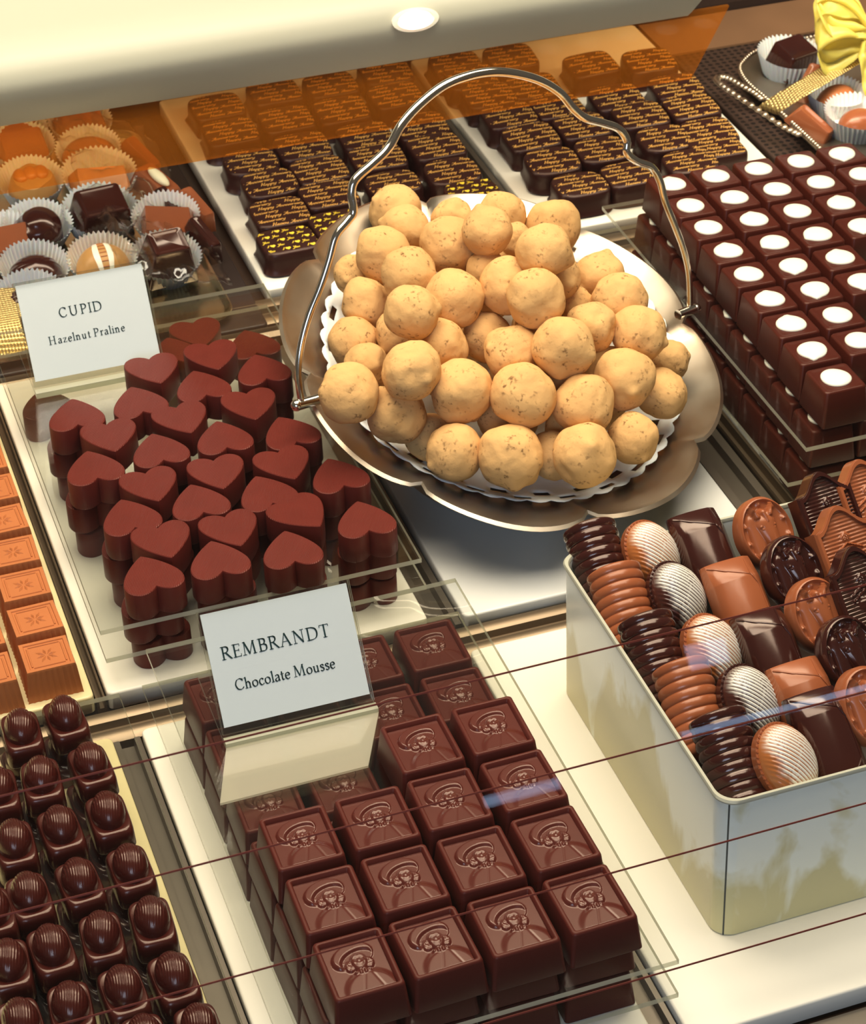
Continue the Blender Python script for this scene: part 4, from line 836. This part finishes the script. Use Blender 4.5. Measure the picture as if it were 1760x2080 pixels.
for j, (px, py) in enumerate(((615,440),(760,675),(960,975),(1170,1265),(1375,1600))):
    k = W2[j % 2 == 1]; tinput(SH[k], px, py, 78, 12, .34, math.radians(46), f'{"milk" if k == "milk" else "dark"} shell with ivory stripes in the tin, {ORD[j]} from the back', 'striped shells in the tin')
for j, (px, py) in enumerate(((895,410),(1090,690),(1265,980),(1475,1270),(1660,1560))):
    k = W2[j % 2 == 0]; tinput(PR[k][1], px, py, 78, 12, .06, TILT, f'{"milk" if k == "milk" else "dark"} envelope shaped chocolate in the tin, {ORD[j]} from the back', 'envelope chocolates in the tin', 0., 14. if j == 4 else 0.)
for j, (px, py) in enumerate(((1215,330),(1375,550),(1515,790),(1690,1010),(1800,1300))):
    k = W2[j % 2 == 1]; tinput(PR[k][2], px, py, 82, 9, .08, math.radians(46), f'{"milk" if k == "milk" else "dark"} horseshoe medallion with horse head in the tin, {ORD[j]} from the back', 'horse head medallions in the tin')
for j, (px, py) in enumerate(((1580,260),(1680,455),(1770,690))):
    k = W2[j % 2 == 0]; tinput(PR[k][3], px, py, 84, 9, .12, math.radians(46), f'{"milk" if k == "milk" else "dark"} gabled plaque with crest in the tin, {ORD[j]} from the back', 'gabled plaques in the tin')
tinput(PR['milk'][3], 1800, 190, 84, 9, .1, math.radians(46), 'milk gabled plaque cut by the photo edge behind the dark plaque', 'gabled plaques in the tin')

# ------------------------------------------ gilt platter at the back left
g = G(); A_, B_ = 108, 132; cx_, cy_ = 153, 1337
rg = [rrect(A_*.9, B_*.9, 14, 0, 8), rrect(A_-6, B_-6, 16, .6, 8), rrect(A_-1.5, B_-1.5, 17, 3.4, 8), rrect(A_, B_, 18, 5.2, 8), rrect(A_+1, B_+1, 18, 5.6, 8), rrect(A_+1.2, B_+1.2, 18, 5.0, 8), rrect(A_-.5, B_-.5, 17, 3.6, 8), rrect(A_-5, B_-5, 16, 1.6, 8), rrect(A_*.9-.5, B_*.9-.5, 14, 1.2, 8)]
g.loft(rg)
tag(put('gilt_platter', g.mesh('gilt_platter', 'goldtray', 50), None, (cx_, cy_, -2.9)), 'shallow gilt platter with rounded corners holding chocolates in paper cups', 'platter')
def cup_mesh(r0, r1, h, n=44):
    g = G(); N = n*6; rings = []
    for t in (0, .02, .3, .65, 1.):
        r = r0 + (r1-r0)*t; am = .012 + .026*t
        rings.append([(r*(1+am*cos(n*2*PI*k/N))*cos(2*PI*k/N), r*(1+am*cos(n*2*PI*k/N))*sin(2*PI*k/N), h*t + (.5*cos(n*2*PI*k/N) if t == 1. else 0)) for k in range(N)])
    g.loft(rings, (True, False)); return g.mesh('paper_cup', 'paper', 60)
CUP = cup_mesh(15.5, 20.5, 15.); CUPL = cup_mesh(18, 23, 16.)
def cup(x, y, label, grp, me=None, rz=0, rx=0, z=1.6):
    return make(('paper_cup', me or CUP, []), (x, y, z), (rx, 0, rz), label, 'paper cup', grp)
# bodies
def swirl_me(m_):
    g = G(); rings = []
    for k in range(26):
        t = k/25; z = 2+15*t; r = 13.5*math.sqrt(max(0.002, 1-t**2.2))
        rings.append([(r*(1+.10*sin(a*1-t*7)**3)*cos(a), r*1.08*(1+.10*sin(a-t*7)**3)*sin(a), z*(1 if k else 0)) for a in [2*PI*i/48 for i in range(48)]])
    g.loft(rings); return ('swirl_chocolate', g.mesh('swirl_chocolate', m_, 60), [])
def block_me(m_, a, b, h, draft=.84, name='square_chocolate'):
    g = G().loft([rrect(a, b, 2, 0), rrect(a, b, 2, .6), rrect(a*draft, b*draft, 2, h-1.2), rrect(a*draft-.8, b*draft-.8, 1.8, h), rrect(a*draft-2.4, b*draft-2.4, 1.2, h-.2), rrect(a*draft-3.2, b*draft-3.2, 1, h-.7)]); return (name, g.mesh(name, m_, 35), [])
def prism_me(m_, L=30, w=24, h=17):
    g = G().add([(-L/2,-w/2,0),(L/2,-w/2,0),(L/2,w/2,0),(-L/2,w/2,0),(-L*.40,-w*.36,h*.55),(L*.42,-w*.4,h*.35),(L*.42,w*.1,h*.8),(-L*.38,w*.12,h)], [(0,3,2,1),(0,1,5,4),(1,2,6,5),(2,3,7,6),(3,0,4,7),(4,5,6,7)])
    me = g.mesh('faceted_chocolate', m_, 20); return ('faceted_chocolate', me, [])
def dome_me(m_, a, b, h, name='oval_chocolate', m2=None):
    rings = [[(a*r*cos(t), b*r*sin(t), h*math.sqrt(max(0, 1-r**2.6))) for t in [2*PI*i/40 for i in range(40)]] for r in (1, .99, .96, .9, .8, .66, .5, .3, .1)]
    g = G().loft(rings); ch = []
    if m2:
        for s_ in (-1, 1):
            b2 = G(); b2.grid(lambda u, v: (lambda x, y: (x, y, h*math.sqrt(max(0, 1-min(1, math.hypot(x/a, y/b))**2.6))+.25))((s_*(2.2+3.2*u)*(.55+.45*sin(PI*v))), b*.93*(2*v-1)), 6, 24); ch.append(('ivory_stripe', b2.mesh('ivory_stripe', m2, 60), 'ivory stripe'))
        b3 = G()
        for k in range(9): b3.tube([(x, -b*.8+k*b*.2, h*math.sqrt(max(0, 1-min(1, math.hypot(x/a, (-b*.8+k*b*.2)/b))**2.6))+.05) for x in (-1.8, -.6, .6, 1.8)], .35, 5)
        ch.append(('rib', b3.mesh('rib', 'caramel', 50)))
    return (name, g.mesh(name, m_, 60), ch)
def clover_me(m_, m2):
    rings = []
    for z, f in ((0, 1), (1, 1.02), (10, .88), (12.5, .8), (13.2, .66)):
        rings.append([(14*f*cos(a)*(1+.07*cos(3*a)), 12.5*f*sin(a)*(1+.10*cos(4*a+.6)), z) for a in [2*PI*i/48 for i in range(48)]])
    g = G().loft(rings); t = G()
    for x in (-6, 0, 6): t.ball((x, 2.5-abs(x)*.15, 12.5), (4.3, 6.0, 3.2), 16, 10)
    return ('lobed_chocolate', g.mesh('lobed_chocolate', m_, 40), [('lobed_top', t.mesh('lobed_top', m2, 60), 'amber lobes on top')])
def fan_me(m_):
    rings = []
    for k in range(22):
        t = k/21; r = 15*math.sqrt(max(.002, 1-t**2.0))
        rings.append([(r*cos(a)*(1+.035*sin(16*a)*(a < PI)), r*.95*sin(a), 13*t) for a in [2*PI*i/96 for i in range(96)]])
    return ('fan_shell', G().loft(rings).mesh('fan_shell', m_, 60), [])
SQ_D, BAR_D = block_me('dark', 15.6, 14, 19), block_me('dark', 14, 13, 22, .72, 'stepped_chocolate')
BAR_M, SWIRL, PRISM, FANS = block_me('caramel', 15, 12, 13, .86, 'bar_chocolate'), swirl_me('dark'), prism_me('milk'), fan_me('dark')
PRISM_A = prism_me('amberchoc', 34, 26, 15); CLOV = clover_me('creambrown', 'amberchoc'); STRP = dome_me('creambrown', 15, 14.5, 15, 'striped_chocolate', 'ivory'); DOM_M = dome_me('caramel', 17, 13.5, 14)
SLIV_D, SLIV_M = block_me('dark', 5, 17, 15, .8, 'thin_chocolate'), block_me('milk', 5.5, 17, 15, .8, 'thin_chocolate')
alm = G(); alm.ball((0, 0, 15), (3.6, 9.5, 3.0), 18, 10)
ALM = ('almond_chocolate', block_me('milk', 8, 17, 14, .85)[1], [('almond', alm.mesh('almond', 'almond', 60), 'ivory almond')])
GL = 'paper cups on the gilt platter'
LP = [(SQ_D,204,437,.1,'large dark square praline with sunken top in the middle of the gilt platter'), (SWIRL,76,462,.2,'dark round swirl praline left of the large dark square'), (PRISM,340,446,-.2,'faceted milk praline right of the large dark square'),
 (BAR_D,338,528,.08,'dark stepped praline beside the upright sign at the platter corner'), (STRP,208,532,.0,'striped ivory and milk shell praline above the upright sign'), (FANS,70,548,.1,'dark fan shell praline with ridges left of the upright sign'),
 (CLOV,63,372,.05,'amber lobed praline in a cup behind the dark swirl'), (PRISM_A,203,362,.0,'wide amber caramel praline behind the large dark square'), (DOM_M,183,308,-.25,'long milk oval praline leaning against a frilled cup'),
 (BAR_M,45,300,.05,'brown block praline with amber top near the left photo edge'), (BAR_M,162,252,.1,'milk block praline highest on the platter under the canopy'), (DOM_M,32,268,.1,'milk oval praline under the canopy at the left photo edge'), (PRISM,8,487,.3,'milk praline cut by the left photo edge'), (FANS,62,610,.0,'dark ridged shell praline in front by the gold ribbon')]
for j, (pr, px, py, rz, lab) in enumerate(LP):
    p = at(px, py, 12)
    big = pr is SQ_D or pr is PRISM_A
    cup(p.x, p.y+4., 'white fluted paper cup holding the ' + lab.split(' in ')[0].split(' left')[0].split(' right')[0].split(' with')[0].split(' beside')[0].split(' above')[0].split(' behind')[0].split(' leaning')[0].split(' near')[0].split(' highest')[0].split(' under')[0].split(' cut')[0], GL, CUPL if big else CUP, rz, .30)
    make(pr, (p.x, p.y, 5.5), (.36, 0, rz), lab, 'chocolate', scale=(1.08, 1.02, 1.15))
for pr, px, py, rz, rx, lab in ((SLIV_M,275,305,.55,.5,'thin milk praline standing at the right side of the gilt platter, farthest back'), (ALM,312,362,.5,.35,'milk praline topped with an ivory almond on the gilt platter'), (SLIV_D,338,408,.42,.45,'thin dark praline between almond praline and faceted milk praline'), (SLIV_D,408,470,.30,.35,'thin dark praline at the right rim of the gilt platter'), (SLIV_M,392,410,.35,.35,'thin milk praline behind the dark one at the right rim')):
    p = at(px, py, 12); make(pr, (p.x, p.y, .6), (rx, 0, rz), lab, 'chocolate')
# cellophane over the right side of the platter
g = G(); q = random.Random(5)
g.grid(lambda u, v: (205+62*u + 4*noise.noise(Vector((u*3, v*9, 1))), 1236+228*v, max(5.5, 24-20*u**1.6 + 7*noise.noise(Vector((u*5, v*12, 5))) + 3*noise.noise(Vector((u*14, v*30, 2)))) ), 24, 70)
fo = put('cellophane', g.mesh('cellophane', 'film', 0)); tag(fo, 'crumpled clear cellophane over the right side of the gilt platter', 'wrapping')
fo.modifiers.new('thickness', 'SOLIDIFY').thickness = .0001
# gold mesh ribbon, lower left
def ribbon_strip(pts, w, side, name, m_, th=.0003, n=8, wav=0.):
    P = smooth(pts, n); g = G(); s_ = Vector(side).normalized(); L = len(P)
    g.grid(lambda u, v: tuple(P[min(L-1, round(v*(L-1)))] + s_*(w*(u-.5)) + Vector((0, 0, wav*sin(u*PI*5)))), 10, L-1)
    o = put(name, g.mesh(name, m_, 0)); o.modifiers.new('thickness', 'SOLIDIFY').thickness = th; return o
a_, b_ = at(10, 600, 17), at(22, 690, 8)
def bumpweave(m_):
    nt = m_.node_tree; b = bsdf(m_); tc = nd(nt, 'ShaderNodeTexCoord'); hs_ = []
    for d_ in 'XY':
        w = nd(nt, 'ShaderNodeTexWave', bands_direction=d_); w.inputs['Scale'].default_value = 170; nt.links.new(tc.outputs['Object'], w.inputs['Vector']); hs_.append(w)
    ml = nd(nt, 'ShaderNodeMath', operation='MULTIPLY'); nt.links.new(hs_[0].outputs['Fac'], ml.inputs[0]); nt.links.new(hs_[1].outputs['Fac'], ml.inputs[1])
    bp = nd(nt, 'ShaderNodeBump'); bp.inputs['Strength'].default_value = .9; bp.inputs['Distance'].default_value = .0008; nt.links.new(ml.outputs[0], bp.inputs['Height']); nt.links.new(bp.outputs[0], b.inputs['Normal'])
bumpweave(M['goldmesh'])
tag(ribbon_strip([tuple(a_+Vector((-9, 6, 1))), tuple(a_), tuple(b_+Vector((-1, 6, 4))), tuple(b_+Vector((1, -5, -6)))], 18, (1, .1, 0), 'gold_ribbon', 'goldmesh'), 'gold mesh ribbon over the front rim of the gilt platter at the left edge', 'ribbon')

# --------------------------------------- beaded silver platter, back right
BZ = 10.
bead = [(1640,78),(1590,88),(1556,97),(1530,108),(1512,124),(1504,138),(1512,158),(1530,178),(1552,196),(1580,222),(1610,250),(1640,278),(1670,306),(1700,334)]
bp_ = smooth([tuple(at(x, y, BZ)) for x, y in bead], 8)
ctr = at(1690, 190, BZ)
bp_.insert(0, Vector((ctr.x+70, bp_[0].y+4, BZ))); bp_.append(Vector((ctr.x+75, bp_[-1].y-16, BZ)))
bt = bpy.data.objects.new('beaded_platter', None); COL.objects.link(bt); bt.location = Vector((ctr.x, ctr.y, 0))*K; bt.empty_display_size = .02
tag(bt, 'silver platter with beaded rim and looped handle at the back right', 'platter')
O2 = Vector((ctr.x, ctr.y, 0)); rl = lambda p: tuple(Vector(p)-O2)
g = G(); N = len(bp_)
def inset(f, z): return [rl((ctr.x+12+(p.x-ctr.x-12)*f, ctr.y+(p.y-ctr.y)*f, z)) for p in bp_]
g.loft([inset(.0, 1.2), inset(.86, 1.2), inset(.93, 4), inset(1., BZ-.8), inset(1.02, BZ-1.4), inset(.94, 2.8), inset(.86, .05), inset(0, .05)], (False, False)); part('tray', g.mesh('tray', 'silver', 50), bt)
g = G(); d_acc = 0; last = bp_[0]; seg = []
for a, b_ in zip(bp_[:-1], bp_[1:]):
    L_ = (b_-a).length; t = 0
    while d_acc <= L_: seg.append(a+(b_-a)*(d_acc/L_)); d_acc += 3.1
    d_acc -= L_
for p in seg: g.ball(rl(p+Vector((0, 0, .4))), 1.55, 9, 6)
part('beaded_rim', g.mesh('beaded_rim', 'silver', 60), bt)
hl = smooth([tuple(at(x, y, z)) for x, y, z in ((1622,272,11),(1590,256,13),(1545,226,15),(1500,196,16),(1468,174,16),(1457,164,16),(1462,157,16),(1480,158,16),(1505,172,15),(1530,186,13),(1548,200,10))], 10)
g = G(); acc = 0
for i, p in enumerate(hl):
    if i % 3 == 0: 
        t = (hl[min(i+1, len(hl)-1)]-hl[max(i-1, 0)]).normalized(); g.ball(rl(p), (2.0+1.3*abs(t.x), 2.0+1.3*abs(t.y), 1.9), 10, 7)
g.tube([rl(p+Vector((0, 0, -.4))) for p in hl], 1.3, 8); part('braided_handle', g.mesh('braided_handle', 'silver', 60), bt)
GR = 'paper cups on the beaded platter'
for px, py, pr, me, rz, lab, lc in ((1606, 120, SQ_D, CUPL, .3, 'dark square praline in a cup by the curved corner of the beaded platter', 'far left'), (1700, 196, DOM_M, CUP, .2, 'brown oval praline behind the gold ribbon on the beaded platter', 'middle'), (1745, 240, dome_me('milk', 16, 13, 12, 'heart_shaped_chocolate'), CUPL, .1, 'milk praline in a frilled cup at the right photo edge', 'nearest')):
    p = at(px, py, 12); cup(p.x, p.y+2, f'{lc} white frilled paper cup on the beaded platter', GR, me, rz, .12, 1.3); make(pr, (p.x, p.y, 5.5), (.3, 0, rz), lab, 'chocolate', scale=(.92, .9, 1.))
for px, py, rz, pr, lab in ((1640, 250, .6, SLIV_M, 'thin milk praline inside the beaded rim'), (1650, 165, -.9, SLIV_M, 'thin milk praline lying along the gold mesh band')):
    p = at(px, py, 10); make(pr, (p.x, p.y, 2.), (.5, 0, rz), lab, 'chocolate')
a_, m1, b_ = at(1578, 212, 14), at(1650, 168, 27), at(1750, 108, 34)
tag(ribbon_strip([tuple(at(1560, 226, 7)), tuple(a_), tuple(m1), tuple(b_)], 17, (.45, -.85, .0), 'gold_band', 'goldmesh'), 'gold mesh band tied across the beaded platter', 'ribbon')
# yellow bow
bw = bpy.data.objects.new('ribbon_bow', None); COL.objects.link(bw); bc = at(1768, 66, 52); bw.location = bc*K; bw.empty_display_size = .01
tag(bw, 'large sheer yellow ribbon bow at the top right corner', 'bow')
def loop(name, pts, w, side, wav):
    P = smooth(pts, 10, False); g = G(); s_ = Vector(side).normalized(); L = len(P)
    g.grid(lambda u, v: tuple(P[min(L-1, round(v*(L-1)))]*1. + s_*(w*(u-.5)*(.35+.65*sin(PI*min(1, max(0, v)))**.6)) + Vector((0, 0, wav*noise.noise(Vector((u*4, v*5, w)))))+Vector((0, wav*noise.noise(Vector((u*4, v*4, 9))), 0))), 14, L-1)
    o = part(name, g.mesh(name, 'bow', 0), bw); o.modifiers.new('thickness', 'SOLIDIFY').thickness = .0002
loop('bow_loop', [(0, 0, 0), (-14, 2, 12), (-33, 4, 12), (-38, 4, 0), (-30, 3, -8), (-12, 0, -4), (0, 0, 0)], 34, (.1, .5, .85), 8)
loop('bow_loop', [(0, 0, 2), (-10, 14, 22), (-24, 20, 32), (-34, 16, 26), (-28, 8, 16), (-10, 2, 6), (0, 0, 2)], 30, (.3, .8, .5), 7)
loop('bow_loop', [(0, 0, 2), (16, 0, 18), (34, 2, 16), (38, 0, 0), (22, 0, -6), (0, 0, 0)], 34, (.1, .5, .85), 8)
loop('bow_tail', [(0, 0, 0), (-3, -8, -8), (-4, -15, -22), (-8, -22, -34)], 20, (1, .2, .1), 5)
g = G(); g.ball((0, 0, 1), (6, 5, 6), 14, 9); part('knot', g.mesh('knot', 'bow', 60), bw)

# ----------------------------------------------------------------- lights
def area(name, loc, target, sx, sy, power, colr):
    l = bpy.data.lights.new(name, 'AREA'); l.shape = 'RECTANGLE'; l.size = sx; l.size_y = sy; l.energy = power; l.color = colr
    o = bpy.data.objects.new(name, l); COL.objects.link(o); o.location = loc
    o.rotation_euler = (Vector(target)-Vector(loc)).to_track_quat('-Z', 'Y').to_euler(); return o
area('case_tube', (.35, 1.22, .95), (.33, .98, 0), 1.2, .25, 11., (1., .87, .66))
area('ceiling_light', (.30, .80, 1.6), (.33, .97, 0), 1.5, .9, 35., (1., .89, .72))
area('back_row_fill', (.30, 1.285, .152), (.30, 1.35, 0), 1.1, .03, 1.2, (1., .90, .72))  # fill light added under the canopy to brighten the back row
area('shop_window', (-.9, -1.6, 1.2), (.3, 1.0, 0), 1.2, 1.0, 26., (.56, .72, 1.))
# slim cool lamps added behind the camera to glint in the front pane
for x0, x1, z_, wd in ((.671, .765, .027, .012), (.925, 1.194, .045, .010), (.955, 1.007, .132, .030)):
    o = area('glint_lamp', ((x0+x1)/2, -1.3, z_), ((x0+x1)/2, 0, z_), x1-x0, wd, 7*PI*(x1-x0)*wd, (.45, .66, 1.))
w = bpy.data.worlds.new('world'); S.world = w; w.use_nodes = True
bg = w.node_tree.nodes['Background']; bg.inputs[0].default_value = (1., .86, .68, 1); bg.inputs[1].default_value = .10
S.view_settings.view_transform = 'Standard'; S.view_settings.look = 'None'; S.view_settings.exposure = 0.; S.view_settings.gamma = 1.; S.view_settings.use_curve_mapping = False
S.cycles.transparent_max_bounces = 40; S.cycles.max_bounces = 8; S.cycles.caustics_reflective = False; S.cycles.caustics_refractive = False
S.cycles.use_denoising = True; S.cycles.sample_clamp_indirect = 4.
